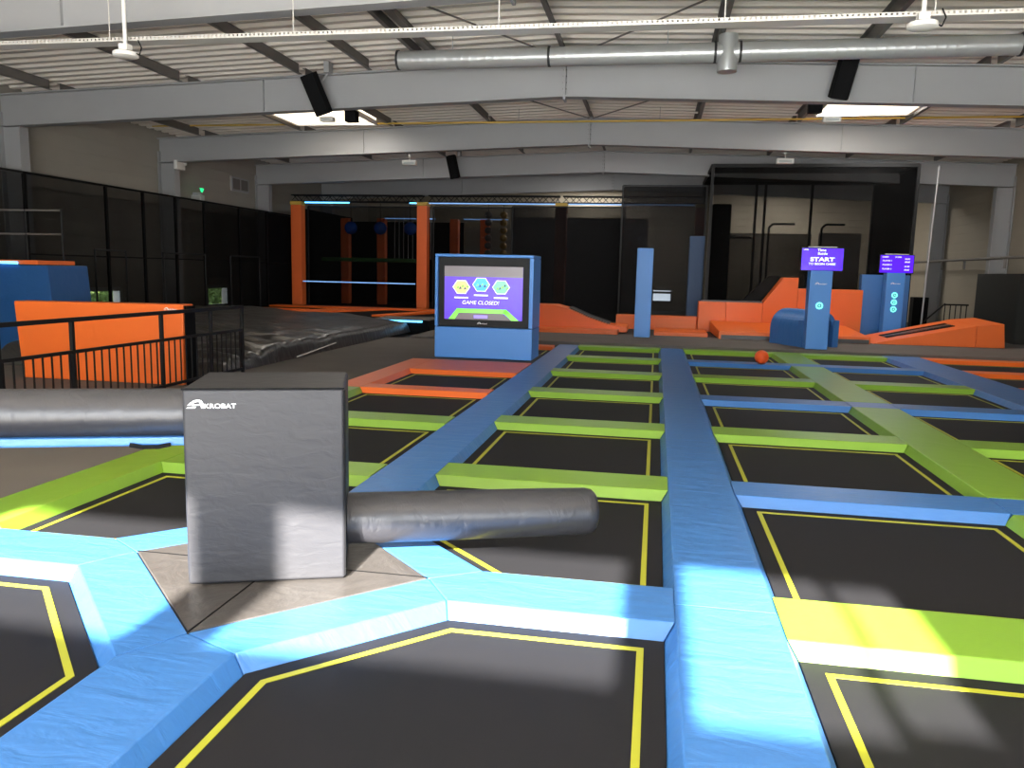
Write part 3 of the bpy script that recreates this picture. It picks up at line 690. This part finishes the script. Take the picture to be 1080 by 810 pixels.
# purlins
px_all = [-12.3, -9.4, -6.9, -4.35, -1.8, .8, 3.1, 5.35, 7.8]
cnt_names = ['first', 'second', 'third', 'fourth', 'fifth', 'sixth', 'seventh', 'eighth', 'ninth', 'tenth']
def purlin(x, y0, y1, label, w=.07, m='purlin'):
    z = zroof(x); mb = MB()
    mb.box(x-.005, x+.005, y0, y1, z-.19, z-.004); mb.box(x-.005, x+w, y0, y1, z-.2, z-.19); mb.box(x-w, x+.005, y0, y1, z-.014, z-.004)
    tag(mb.build('roof_purlin', m, None), label, 'purlin', 'roof purlins')
bays = [(9.8, 14.85, 'before the second nearest beam'), (15.15, 20.25, 'before the third nearest beam'), (20.55, 25.65, 'before the fourth nearest beam')]
for (y0, y1, nm) in bays:
    for i, x in enumerate(px_all):
        purlin(x, y0, y1, f'dark roof purlin {nm}, {cnt_names[i]} from the netted wall')
purlin(-5.5, 9.8, 14.85, 'extra slim roof purlin beside the broad double purlin in the nearest bay')
purlin(-4.1, 9.8, 14.85, 'broad dark purlin doubling its neighbour just before the duct end', w=.12)
# diagonal braces
def brace(a_, b_, label, r_=.015): tag(MB().tube(a_, b_, r_, 8).build('wind_brace', 'purlin', None), label, 'brace', 'roof braces')
brace((-4.3, 9.8, 5.3), (-1.8, 14.7, 5.38), 'thin diagonal roof brace rising towards the ridge before the duct')
brace((-1.7, 14.6, 5.36), (1.6, 10.2, 5.3), 'thin diagonal roof brace falling away from the ridge behind the tray')
brace((-4.2, 15.3, 5.3), (-1.8, 20.1, 5.36), 'thin diagonal roof brace above the yellow pipe, netted-wall side of ridge')
brace((-1.7, 20.0, 5.34), (1.4, 15.4, 5.28), 'thin diagonal roof brace above the yellow pipe, ramp side of ridge')
# skylights
for i, (xa, xb, ya, yb, nm) in enumerate(((-9.2, -7.1, 17.6, 19.7, 'bright roof window glowing behind the speaker near the netted wall'), (3.3, 5.25, 17.3, 19.3, 'bright roof window glowing behind the speaker above the START column'))):
    r = empty('skylight', ((xa+xb)/2, (ya+yb)/2, zroof(xa)-.2), nm, 'skylight', 'skylights')
    xm = (xa+xb)/2
    MB().hexa([(xa, ya, zroof(xa)-.16), (xb, ya, zroof(xb)-.16), (xb, yb, zroof(xb)-.16), (xa, yb, zroof(xa)-.16)], [(xa, ya, zroof(xa)-.02), (xb, ya, zroof(xb)-.02), (xb, yb, zroof(xb)-.02), (xa, yb, zroof(xa)-.02)]).build('glowing_panel', 'sky', r)
    f_ = MB(); z_ = zroof(xm)-.17
    for a_, b_ in (((xa, ya), (xb, ya)), ((xb, ya), (xb, yb)), ((xb, yb), (xa, yb)), ((xa, yb), (xa, ya))): f_.bar((*a_, z_), (*b_, z_), .06, .1)
    f_.build('frame', 'white', r)

# ------------------------------------------------------------------ services
# ventilation duct
r = empty('ventilation_duct', (1, 13.2, 4.9), 'long round galvanised ventilation duct under the roof', 'duct')
DY = 13.4; DZ = 5.08; DR = .148
def rib(x0_, x1_):
    pr_ = []; t = 0; L = x1_-x0_
    while t < L-.06:
        pr_ += [(t, DR), (t+.095, DR), (t+.105, DR+.0015), (t+.12, DR+.0015), (t+.13, DR)]; t += .14
    pr_.append((L, DR)); return pr_
for xa, xb in ((-4.42, -1.9), (-1.86, .72), (.76, 1.1), (1.14, 5.1), (5.14, 9.6)):
    MB().lathe((xa, DY, DZ), (1, 0, 0), rib(xa, xb) if xb-xa > .5 else [(0, DR), (xb-xa, DR)], 32).build('duct_section', 'galv', r, smooth=True)
for x in (-4.43, -1.88, .74, 1.12, 5.12): MB().lathe((x-.018, DY, DZ), (1, 0, 0), [(0, DR+.012), (.036, DR+.012)], 32).build('clamp_band', 'band', r, smooth=True)
MB().lathe((.93, DY-.02, DZ-.3), (0, 0, 1), [(0, .15), (.03, .155), (.3, .148), (.55, .148)], 28).build('branch_outlet', 'galv', r, smooth=True)
for x in (-3.5, 0, 3.2, 6.5): MB().tube((x, DY, DZ+.14), (x, DY, zroof(x)-.02), .008, 6).build('hanger_rod', 'galv', r)
# cable tray
TY = 8.6; TZ = 4.09
r = empty('cable_tray', (-1, TY, TZ), 'long perforated pale cable tray running under the nearest roof beam', 'cable tray')
mb = MB(); mb.box(-9.5, 5.5, TY-.1, TY+.1, TZ, TZ+.006); mb.build('tray_floor', 'tray', r)
for s_ in (-1, 1):
    mb = MB(); mb.box(-9.5, 5.5, TY+s_*.1-.003, TY+s_*.1+.003, TZ+.005, TZ+.016); mb.box(-9.5, 5.5, TY+s_*.1-.003, TY+s_*.1+.003, TZ+.034, TZ+.042)
    x = -9.5
    while x < 5.5: mb.box(x, x+.03, TY+s_*.1-.003, TY+s_*.1+.003, TZ+.016, TZ+.034); x += .05
    mb.build('tray_side', 'tray', r)
for i, x in enumerate((-6.3, -4.05, -1.75, .55, 2.5)): MB().tube((x, TY, TZ+.02), (x, TY, zroof(x)-.05), .007, 6).build('hanger_rod', 'tray', r)
# gas pipe
r = empty('gas_pipe', (-1, 19.9, 5.2), 'thin yellow gas pipe crossing the hall below the roof', 'pipe')
GZ = 5.24; GY = 19.85
MB().tube((-13.4, GY, GZ), (10.0, GY, GZ), .022, 10).build('pipe', 'gas', r, smooth=True)
for x in (-11.9, -7.8, -3.5, -.1, 3.2, 7.2): MB().tube((x, GY, GZ+.02), (x, GY, zroof(x)-.01), .006, 6).build('hanger_rod', 'steel', r)
# speakers
def speaker(x, y, z, tilt, label, h=.75):
    r = empty('hanging_speaker', (x, y, z), label, 'speaker', 'hanging black speakers')
    R3 = Matrix.Rotation(tilt, 3, 'Y') @ Matrix.Rotation(.35, 3, 'X')
    c_ = Vector((x, y, z))
    mb = MB(); pts = [(-.13, -.14), (.13, -.14), (.17, .0), (.1, .16), (-.1, .16), (-.17, .0)]
    mb.hexa([c_+R3 @ Vector((px, py, -h/2)) for px, py in pts], [c_+R3 @ Vector((px, py, h/2)) for px, py in pts]); mb.build('cabinet', 'blackm', r, bevel=.012)
    mb = MB(); mb.obox(c_+R3 @ Vector((0, -.145, 0)), (.22, .012, h*.9), R3); mb.build('grille', 'blackm', r)
    zt = zroof(x)-.02
    MB().bar(c_+R3 @ Vector((.0, .16, .1)), (c_.x+.14, y+.2, zt-.2), .03).build('bracket', 'steel', r)
    MB().box(c_.x+.1, c_.x+.2, y+.1, y+.3, zt-.2, zt).build('bracket', 'steel', r)
speaker(-6.43, 15.35-.75, 4.82, .30*-1, 'black speaker leaning on the second roof beam, closest to the netted wall')
speaker(2.93, 14.6, 4.98, .16, 'black speaker tilted on the second roof beam above the START column')
speaker(-6.55, 25.3, 4.88, -.15, 'small distant black speaker on the fourth roof beam', .7)
def lampbox(x, y, z, label, rod=True, s_=1.25, m='white'):
    r = empty('ceiling_unit', (x, y, z), label, 'ceiling device', 'white ceiling devices')
    MB().box(x-.16*s_, x+.16*s_, y-.08, y+.08, z, z+.1*s_).build('housing', m, r, bevel=.012)
    MB().box(x-.12*s_, x+.12*s_, y-.084, y-.079, z+.02, z+.06*s_).build('lens_window', 'exitbox', r)
    if rod:
        MB().tube((x, y, z+.1*s_), (x, y, z+.25), .012, 8).build('stem', 'white', r)
        MB().tube((x-.06, y, z+.25), (x-.16, y, zroof(x)-.2), .01, 6).build('hanger_rod', 'steel', r)
        MB().tube((x+.02, y, z+.25), (x+.04, y, zroof(x)-.2), .01, 6).build('hanger_rod', 'steel', r)
        MB().sphere((x, y, z+.25), .04, 10).build('joint', 'white', r, smooth=True)
lampbox(-6.95, 22.0, 4.5, 'white device hanging between third and fourth roof beams, nearer the netted wall')
lampbox(2.98, 21.0, 4.39, 'white device hanging on a rod above the black climbing cage')
lampbox(-6.9, 16.2, 4.62, 'white device just below the speaker nearest the netted wall', rod=False, s_=.9)
lampbox(3.08, 16.2, 4.5, 'white device just below the speaker above the START column', rod=False, s_=1.0)
def disc(x, y, z, label):
    r = empty('wireless_access_point', (x, y, z), label, 'ceiling device', 'white discs on the cable tray')
    MB().lathe((x, y, z), (0, 0, 1), [(0, .11), (.012, .135), (.05, .135), (.06, .12)], 28).build('disc', 'white', r, smooth=True)
    MB().box(x-.05, x+.05, y-.05, y+.05, z+.06, z+.14).build('mount', 'white', r)
    MB().tube((x, y, z+.14), (x, y, zroof(x)-.02), .022, 10).build('pole', 'white', r, smooth=True)
    pts = [Vector((x+.16, y, z+.18)), Vector((x+.2, y, z+.1)), Vector((x+.17, y, z+.02)), Vector((x+.1, y, z+.06))]
    for i in range(3): MB().tube(pts[i], pts[i+1], .007, 6).build('cable', 'blackm', r)
disc(-5.98, TY-.18, TZ-.2, 'white round device under the tray near the netted wall')
disc(2.35, TY-.18, TZ-.14, 'white round device under the tray above the duct, with looping cable')
# black projector brackets under speakers
for x, y, z, nm in ((-6.25, 15.9, 4.55, 'small black box beside the speaker nearest the netted wall'), (2.72, 15.9, 4.62, 'small black box under the speaker above the START column')):
    r = empty('hanging_projector', (x, y, z), nm, 'projector', 'small black boxes')
    MB().box(x-.12, x+.12, y-.1, y+.1, z, z+.22).build('body', 'blackm', r, bevel=.01)
    MB().box(x-.02, x+.02, y-.02, y+.02, z+.22, zroof(x)-.2).build('bracket', 'black', r)
# exit sign and alarm on left wall
r = empty('exit_sign', (WX0+.3, 21.9, 3.6), 'green glowing exit lamp high on the netted wall', 'exit sign')
MB().hexa([(WX0+.30, 21.92, 3.72), (WX0+.31, 21.92, 3.72), (WX0+.31, 21.98, 3.72), (WX0+.30, 21.98, 3.72)], [(WX0+.30, 21.84, 3.84), (WX0+.31, 21.84, 3.84), (WX0+.31, 22.06, 3.84), (WX0+.30, 22.06, 3.84)]).build('glowing_arrow', 'exit', r)
MB().box(WX0+.02, WX0+.32, 21.83, 22.07, 3.5, 3.64).build('housing', 'exitbox', r, bevel=.01)
MB().box(WX0+.02, WX0+.32, 21.93, 21.97, 3.64, 3.72).build('bracket', 'steel', r)
r = empty('alarm_box', (WX0+.1, 21, 4.2), 'small white alarm box high on the netted wall above the exit lamp', 'alarm')
MB().box(WX0+.5+.02, WX0+.62, 20.25, 20.65, 4.18, 4.42).build('housing', 'white', r, bevel=.015)
MB().sphere((WX0+.64, 20.62, 4.36), .05, 10).build('bulb', 'white', r, smooth=True)
r = empty('wall_grille', (WX0+.05, 25, 4.2), 'square vent grille high on the netted wall', 'vent')
mb = MB(); mb.box(WX0+.003, WX0+.06, 24.1, 25.2, 4.0, 4.45); mb.build('frame', 'steel', r)
for k in range(2): MB().box(WX0+.061, WX0+.07, 24.17+.52*k, 24.6+.52*k, 4.06, 4.39).build('opening', 'purlin', r)

# ------------------------------------------------------------------ netted wall on the left
NX = -13.05+.05; NT = 3.42
npost = [14.8, 17.3, 18.7, 20.1, 21.5, 23.5, 25.3, 27.2]
def netpanel(y0, y1, label, m='net_d'):
    r = empty('safety_net', (NX, (y0+y1)/2, 0), label, 'net', 'net panels along the dark wall')
    MB().box(NX-.03, NX+.03, y0, y0+.06, -.003, NT).build('post', 'blackm', r)
    MB().bar((NX, y0, NT), (NX, y1, NT), .05).build('top_rail', 'blackm', r)
    MB().bar((NX, y0+.06, 1.75), (NX, y1, 1.75), .03).build('middle_rail', 'blackm', r)
    MB().box(NX-.002, NX+.002, y0+.062, y1-.002, .05, NT-.03).build('netting', m, r)
for i in range(len(npost)-1):
    netpanel(npost[i], npost[i+1], f'black net panel along the dark wall, {ORD[i] if i else "nearest"} past the blue padded wall', 'net_l' if i < 4 else ('net' if i < 6 else 'net_d'))
r = empty('safety_net', (NX, 12.5, 0), 'black net panel along the dark wall beside the blue padded wall', 'net', 'net panels along the dark wall')
MB().bar((NX, 8.0, NT), (NX, 14.79, NT), .05).build('top_rail', 'black', r); MB().box(NX-.002, NX+.002, 8.0, 14.79, .05, NT-.03).build('netting', 'net_l', r); MB().box(NX-.03, NX+.03, 13.6, 13.66, -.003, NT-.03).build('post', 'black', r)
# guard rail on top of blue wall and handrails behind nets
r = empty('guard_rail', (-11, 13.5, 1.62), 'thin dark guard rail standing on top of the blue padded wall', 'railing')
for x in (-12.6, -11.5, -10.75): MB().tube((x, 13.1, 1.625), (x, 13.1, 2.55), .02, 8).build('post', 'black', r)
for z in (2.1, 2.53): MB().tube((-12.8, 13.1, z), (-10.75, 13.1, z), .018, 8).build('rail', 'purlin', r)
for i, (y0, y1) in enumerate(((16.6, 17.7), (19.2, 21.2), (22.6, 24.4))):
    r = empty('handrail', (NX+.2, y0, 0), f'black hoop handrail before the netted wall, {ORD[i]} of three', 'railing', 'hoop handrails')
    for y in (y0, y1): MB().tube((NX+.2, y, 0), (NX+.2, y, 1.9), .022, 8).build('post', 'black', r)
    MB().tube((NX+.2, y0, 1.9), (NX+.2, y1, 1.9), .022, 8).build('rail', 'black', r)

# ------------------------------------------------------------------ ninja cage
NY = 27.0; NZT = 3.92
def truss(x0_, x1_, y, z, label, h=.22, d_=.22):
    r = empty('lighting_truss', ((x0_+x1_)/2, y, z), label, 'truss', 'black trusses')
    for dy, dz in ((0, 0), (d_, 0), (0, h), (d_, h)): MB().tube((x0_, y+dy, z+dz), (x1_, y+dy, z+dz), .024, 8).build('chord', 'black', r)
    mb = MB(); x = x0_; s_ = 0
    while x < x1_-.1:
        xb = min(x+.22, x1_)
        a_, b_ = (0, h) if s_ == 0 else (h, 0)
        mb.tube((x, y, z+a_), (xb, y, z+b_), .012, 5); mb.tube((x, y+d_, z+b_), (xb, y+d_, z+a_), .012, 5); s_ = 1-s_; x = xb
    o = mb.build('lattice', 'black', r)
    return r
truss(-12.9, -8.05, NY, NZT, 'black lattice truss over the bay with blue balls')
truss(-7.85, -3.3, NY, NZT, 'black lattice truss over the bay with gold balls')
truss(-3.2, 1.33, NY, NZT, 'black lattice truss over the netted bay behind the slim blue post')
for i, (xa, xb, zt, nm) in enumerate(((-12.86, -12.46, NZT-.01, 'orange padded pillar at the dark-wall end of the ninja cage'), (-8.22, -7.85, NZT-.01, 'orange padded pillar between the blue-ball bay and the gold-ball bay'), (-3.42, -3.05, NZT-.01, 'dim orange padded pillar behind black netting beside the screen cabinet'), (1.15, 1.48, NZT-.01, 'dim orange padded pillar behind the slim posts at the climbing cage'))):
    z0 = .262 if xb < -6 else .031
    r = empty('padded_pillar', ((xa+xb)/2, NY+.1, z0), nm, 'pillar', 'orange pillars of the ninja cage front')
    MB().box(xa, xb, NY-.16, NY+.2, z0, zt-.12).build('pillar_pad', 'redpost', r, smooth=True, bevel=.03)
    MB().box(xa-.01, xb+.01, NY-.17, NY+.21, zt-.118, zt-.0).build('top_collar', 'gas', r)
struct(MB().box(-13.4, -6.0, 26.35, 33.2, .03, .26).build('floor_ninja', 'blackm'))
def led(x0_, x1_, y, z, label, m): tag(MB().box(x0_, x1_, y-.02, y+.02, z, z+.035).build('hanging_light_bar', m, None), label, 'light bar', 'light bars of the cage')
led(-12.35, -10.7, NY-.06, NZT-.06, 'cyan light bar over the bay with blue balls', 'led')
led(-8.5, -8.24, NY-.06, NZT-.06, 'short cyan light bar stub beside the second orange pillar', 'led')
led(-7.8, -3.45, NY-.06, NZT-.06, 'long pale light bar over the bay with gold balls', 'ledw')
led(-3.0, 1.1, NY-.06, NZT-.06, 'long pale light bar over the netted bay', 'ledw')
led(-12.4, -8.25, NY-.2, 1.1, 'low pale light bar across the bay with blue balls', 'ledw')
led(-10.3, -8.3, 29.5, 3.5, 'short pale light bar deeper in the blue-ball bay', 'ledw')
led(-7.2, -5.5, 29.5, 3.5, 'short pale light bar deeper in the gold-ball bay', 'ledw')
# inner pillars
for xa, nm, zt in ((-11.8, 'inner orange pillar beside the first blue ball', 3.5), (-10.35, 'inner orange pillar between blue balls', 3.5), (-7.5, 'dark orange inner pillar beside the second front pillar', 3.5), (-6.35, 'bright orange inner pillar before the gold balls', 3.5)):
    tag(MB().box(xa-.16, xa+.16, 29.2, 29.5, .262, zt).build('inner_pillar', 'redpost', None, smooth=True, bevel=.03), nm, 'pillar', 'inner orange pillars')
for i, x in enumerate((-11.3, -10.15, -9.0)):
    r = empty('hanging_ball', (x, 28.6, 3.0), f'blue grip ball hanging in the ninja cage, {cnt_names[i]} from the dark wall', 'ball', 'blue grip balls')
    MB().sphere((x, 28.6, 3.1), .24, 20).build('ball', 'dblue', r, smooth=True); MB().tube((x, 28.6, 3.33), (x, 28.6, 4.0), .012, 6).build('rope', 'black', r)
tag(MB().box(-12.4, -8.3, 28.4, 28.7, 1.86, 2.0).build('hanging_padded_bar', mat('dark_green_vinyl', (70, 120, 60), .5), None, smooth=True, bevel=.02), 'dim green padded bar across the blue-ball bay', 'bar')
for i in range(9):
    x = -10.0+.18*i; tag(MB().tube((x, 29.8, 2.0), (x, 29.8, 3.9), .014, 6).build('hanging_rope', 'steel', None), f'thin rope of the dim curtain behind the blue balls, {cnt_names[i]} from the wall', 'rope', 'hanging ropes')
for (x, m_, nm) in ((-6.0, 'purlin', 'string of dark balls hanging in the ninja cage'), (-5.45, 'gold', 'string of gold balls hanging in the ninja cage')):
    r = empty('hanging_ball_string', (x, 28.3, 2.2), nm, 'ball string', 'ball strings')
    MB().tube((x, 28.3, 2.1), (x, 28.3, 4.0), .01, 6).build('rope', 'black', r)
    for k in range(6): MB().sphere((x, 28.3, 2.25+.27*k), .135, 14, .95).build('ball', m_, r, smooth=True)
tag(MB().box(-7.95, -6.02, 33.0, 33.05, .262, 3.4).build('rear_backing', 'wall', None), 'grey panel closing the back of the gold-ball bay', 'panel')
tag(MB().box(-13.3, -8.05, 33.0, 33.05, .262, 3.6).build('rear_backing', 'blackm', None), 'added black sheet keeping the back of the blue-ball bay dark', 'panel')  # black sheet added to make the inside of the bay dark
tag(MB().box(-5.98, -.42, 32.9, 32.95, .031, 3.85).build('rear_backing', 'band', None), 'added dark sheet for the gloom behind the dense netting by the screen cabinet', 'panel')  # dark sheet added in place of the cage's shaded interior
def netframe(x0_, x1_, y, z0, z1, m, label, fw_=.05, sub=()):
    r = empty('net_screen', ((x0_+x1_)/2, y, z0), label, 'net', 'net screens')
    for x in (x0_, x1_, *sub): MB().box(x-fw_/2, x+fw_/2, y-fw_/2, y+fw_/2, z0, z1).build('post', 'black', r)
    MB().bar((x0_, y, z1), (x1_, y, z1), fw_).build('top_rail', 'black', r)
    MB().box(x0_+fw_/2, x1_-fw_/2, y-.002, y+.002, z0, z1-fw_/2).build('netting', m, r)
    return r
netframe(-12.4, -8.3, NY+.3, .28, NZT-.15, 'net_l', 'black net screen across the bay with blue balls')
netframe(-7.75, -4.9, NY+.3, .28, NZT-.15, 'net_l', 'black net screen across the bay with gold balls')
netframe(-4.85, -1.1, NY-.3, .031, NZT-.15, 'net_m', 'dense black net screen behind the screen cabinet and curved ramp')
netframe(-1.14, 1.38, 25.2, .031, 4.3, 'net_m', 'tall black net screen behind the slim blue post')
tag(MB().box(-12.98, -12.93, 27.3, 32.9, .262, 3.75).build('shade_sheet', 'blackm', None), 'added black sheet keeping the side of the blue-ball bay dark', 'shade sheet')  # added sheet hides the grey wall so the bay looks unlit
# climbing cage
r = empty('climbing_cage', (4.2, 25.5, .031), 'tall black netted climbing cage behind the stepped orange wall', 'cage')
CX0, CX1, CY0, CY1, CZ = 1.45, 6.95, 24.05, 28.6, 4.75
for (x, y) in ((CX0, CY0), (CX1, CY0), (CX0, CY1), (CX1, CY1), (3.2, CY1), (3.5, CY1), (5.0, CY1)):
    MB().box(x-.04, x+.04, y-.04, y+.04, .031, CZ).build('post', 'black', r)
for a_, b_ in (((CX0, CY0), (CX1, CY0)), ((CX1, CY0), (CX1, CY1)), ((CX1, CY1), (CX0, CY1)), ((CX0, CY1), (CX0, CY0))): MB().bar((*a_, CZ), (*b_, CZ), .09).build('top_rail', 'black', r)
MB().box(CX0+.05, CX1-.05, CY0-.002, CY0+.002, .1, CZ-.05).build('front_net', 'net_l', r)
MB().box(CX1-.002, CX1+.002, CY0+.05, CY1-.05, .1, CZ-.05).build('side_net', 'net_d', r)
MB().box(CX0-.002, CX0+.002, CY0+.05, CY1-.05, .1, CZ-.05).build('side_net', 'net', r)
MB().box(CX0+.05, CX1-.05, CY0+.05, CY1-.05, CZ-.003, CZ).build('roof_net', 'net_l', r)
tag(MB().box(1.65, 2.25, 26.6, 27.2, .031, 3.9).build('punch_column', 'blackm', None, smooth=True, bevel=.05), 'black padded column standing inside the climbing cage', 'column')
for x0_, x1_, nm in ((2.2, 3.0, 'black hooked rail inside the cage by the padded column'), (3.55, 4.35, 'black hooked rail inside the cage behind the START screen'), (5.2, 5.9, 'black hooked rail inside the cage by the grey board')):
    rr_ = empty('hook_rail', (x0_, 27.6, .031), nm, 'rail', 'hooked rails'); zt = 2.9 if x0_ < 3 else 3.35
    MB().tube((x0_, 27.6, .031), (x0_, 27.6, zt-.12), .035, 8).build('upright', 'black', rr_)
    MB().tube((x0_, 27.6, zt-.12), (x0_+.12, 27.6, zt), .035, 8).build('bend', 'black', rr_); MB().tube((x0_+.12, 27.6, zt), (x1_, 27.6, zt), .035, 8).build('arm', 'black', rr_)
tag(MB().box(5.2, 6.5, 27.9, 28.0, .031, 3.1).build('climbing_board', mat('climbing_board', (120, 112, 102), .6), None), 'grey-brown climbing board inside the black cage', 'board')
tag(MB().box(1.9, 5.1, 28.75, 28.82, .031, 3.1).build('back_screen', 'net', None), 'dark low screen across the back of the climbing cage', 'screen')
# pole and right corner things
tag(MB().tube((7.35, 24.0, .031), (7.45, 24.0, 4.72), .024, 12).build('pale_pole', 'steel', None, smooth=True), 'slim pale pole standing just outside the climbing cage', 'pole')
struct(MB().box(9.2, 9.5, 22.6, 25.4, .031, 1.85).build('door_1', 'darkdoor'))
r = empty('stair_rail', (8.6, 26, .031), 'small black stair railing past the slotted ramp', 'railing')
for k in range(5): MB().tube((8.6+.15*k, 26, .031), (8.6+.15*k, 26, .9), .015, 6).build('baluster', 'black', r)
MB().tube((8.0, 26, .35), (8.6, 26, .95), .025, 8).build('handrail', 'black', r); MB().tube((8.55, 26, .92), (9.25, 26, .92), .025, 8).build('handrail', 'black', r)
tag(MB().box(8.0, 8.45, 27.0, 27.4, .031, 1.1).build('speaker_cabinet', 'blackm', None, bevel=.02), 'black speaker box on the floor past the slotted ramp', 'speaker')
r = empty('wall_conduit', (WX1-.1, 28, 2.3), 'dark pipe running along the wall past the slotted ramp', 'pipe')
MB().tube((WX1-.56, 21.5, 2.3), (WX1-.56, 36, 2.3), .04, 8).build('pipe', 'purlin', r)
for y in (22.5, 24.5, 27.5, 29.5): MB().tube((WX1-.56, y, 2.0), (WX1-.56, y, 2.28), .04, 8).build('valve', 'purlin', r)

# ------------------------------------------------------------------ light
w = bpy.data.worlds.new('W'); scn.world = w; w.use_nodes = True
w.node_tree.nodes['Background'].inputs[0].default_value = (.75, .87, 1.0, 1); w.node_tree.nodes['Background'].inputs[1].default_value = 9.0
s = bpy.data.lights.new('sun', 'SUN'); s.energy = 72.0; s.angle = math.radians(.8); s.color = (1.0, .95, .87)
so = bpy.data.objects.new('sun', s); COL.objects.link(so); so.rotation_euler = (math.atan2(1, tanE), 0, 0)
def area(name, loc, rot, sx, sy, e, col=(1, 1, 1)):
    L = bpy.data.lights.new(name, 'AREA'); L.shape = 'RECTANGLE'; L.size = sx; L.size_y = sy; L.energy = e; L.color = col
    o = bpy.data.objects.new(name, L); COL.objects.link(o); o.location = loc; o.rotation_euler = rot; return o
area('window_daylight', (-.5, WY0+.06, 1.3), (PI/2, 0, 0), 16, 2.1, 300, (.93, .97, 1.0))
area('ground_bounce_fill', (-.5, WY0+.05, 1.4), (PI/2+math.radians(74), 0, 0), 8, 2.0, 2400, (1.0, .96, .90))  # added lamp aimed upward, brightens ceiling and beams like ground bounce
area('window_daylight', (-1.5, WY0+.06, 3.3), (PI/2, 0, 0), 12, .7, 150, (.95, .97, 1.0))
for x, y, e in ((-8.1, 18.65, 190), (4.3, 18.3, 230), (-8, 22.6, 70), (-1, 22.6, 90), (6, 22.6, 150), (-3, 29, 60), (5, 33.8, 360), (-3, 34.8, 330)):  # first two under the skylights, the rest added fill without roof windows
    area('skylight_and_fill', (x, y, 5.25), (0, 0, 0), 2, 1.8, e, (1, .96, .9))

# ------------------------------------------------------------------ camera
yaw, pitch, roll = [math.radians(v) for v in (10.052, 8.013, 1.282)]
cy, sy = math.cos(yaw), math.sin(yaw)
fw = Vector((-sy*math.cos(pitch), cy*math.cos(pitch), -math.sin(pitch))); rt = Vector((cy, sy, 0)); uu = rt.cross(fw)
r2 = rt*math.cos(roll)+uu*math.sin(roll); u2 = -rt*math.sin(roll)+uu*math.cos(roll)
cam = bpy.data.cameras.new('camera'); co = bpy.data.objects.new('camera', cam); COL.objects.link(co)
mw = Matrix((r2, u2, -fw)).transposed().to_4x4(); mw.translation = (0, 0, 1.6); co.matrix_world = mw
cam.sensor_fit = 'HORIZONTAL'; cam.sensor_width = 36; cam.lens = 36*838/1080; cam.clip_end = 200; cam.clip_start = .05
scn.camera = co
vs_ = scn.view_settings
scn.display_settings.display_device = 'sRGB'
vs_.view_transform = 'Standard'; vs_.look = 'None'; vs_.gamma = 1; vs_.use_curve_mapping = False; vs_.exposure = -0.12
cyc = scn.cycles
cyc.use_denoising = True; cyc.max_bounces = 8; cyc.diffuse_bounces = 5; cyc.glossy_bounces = 3; cyc.transparent_max_bounces = 16
cyc.sample_clamp_indirect = 4.0
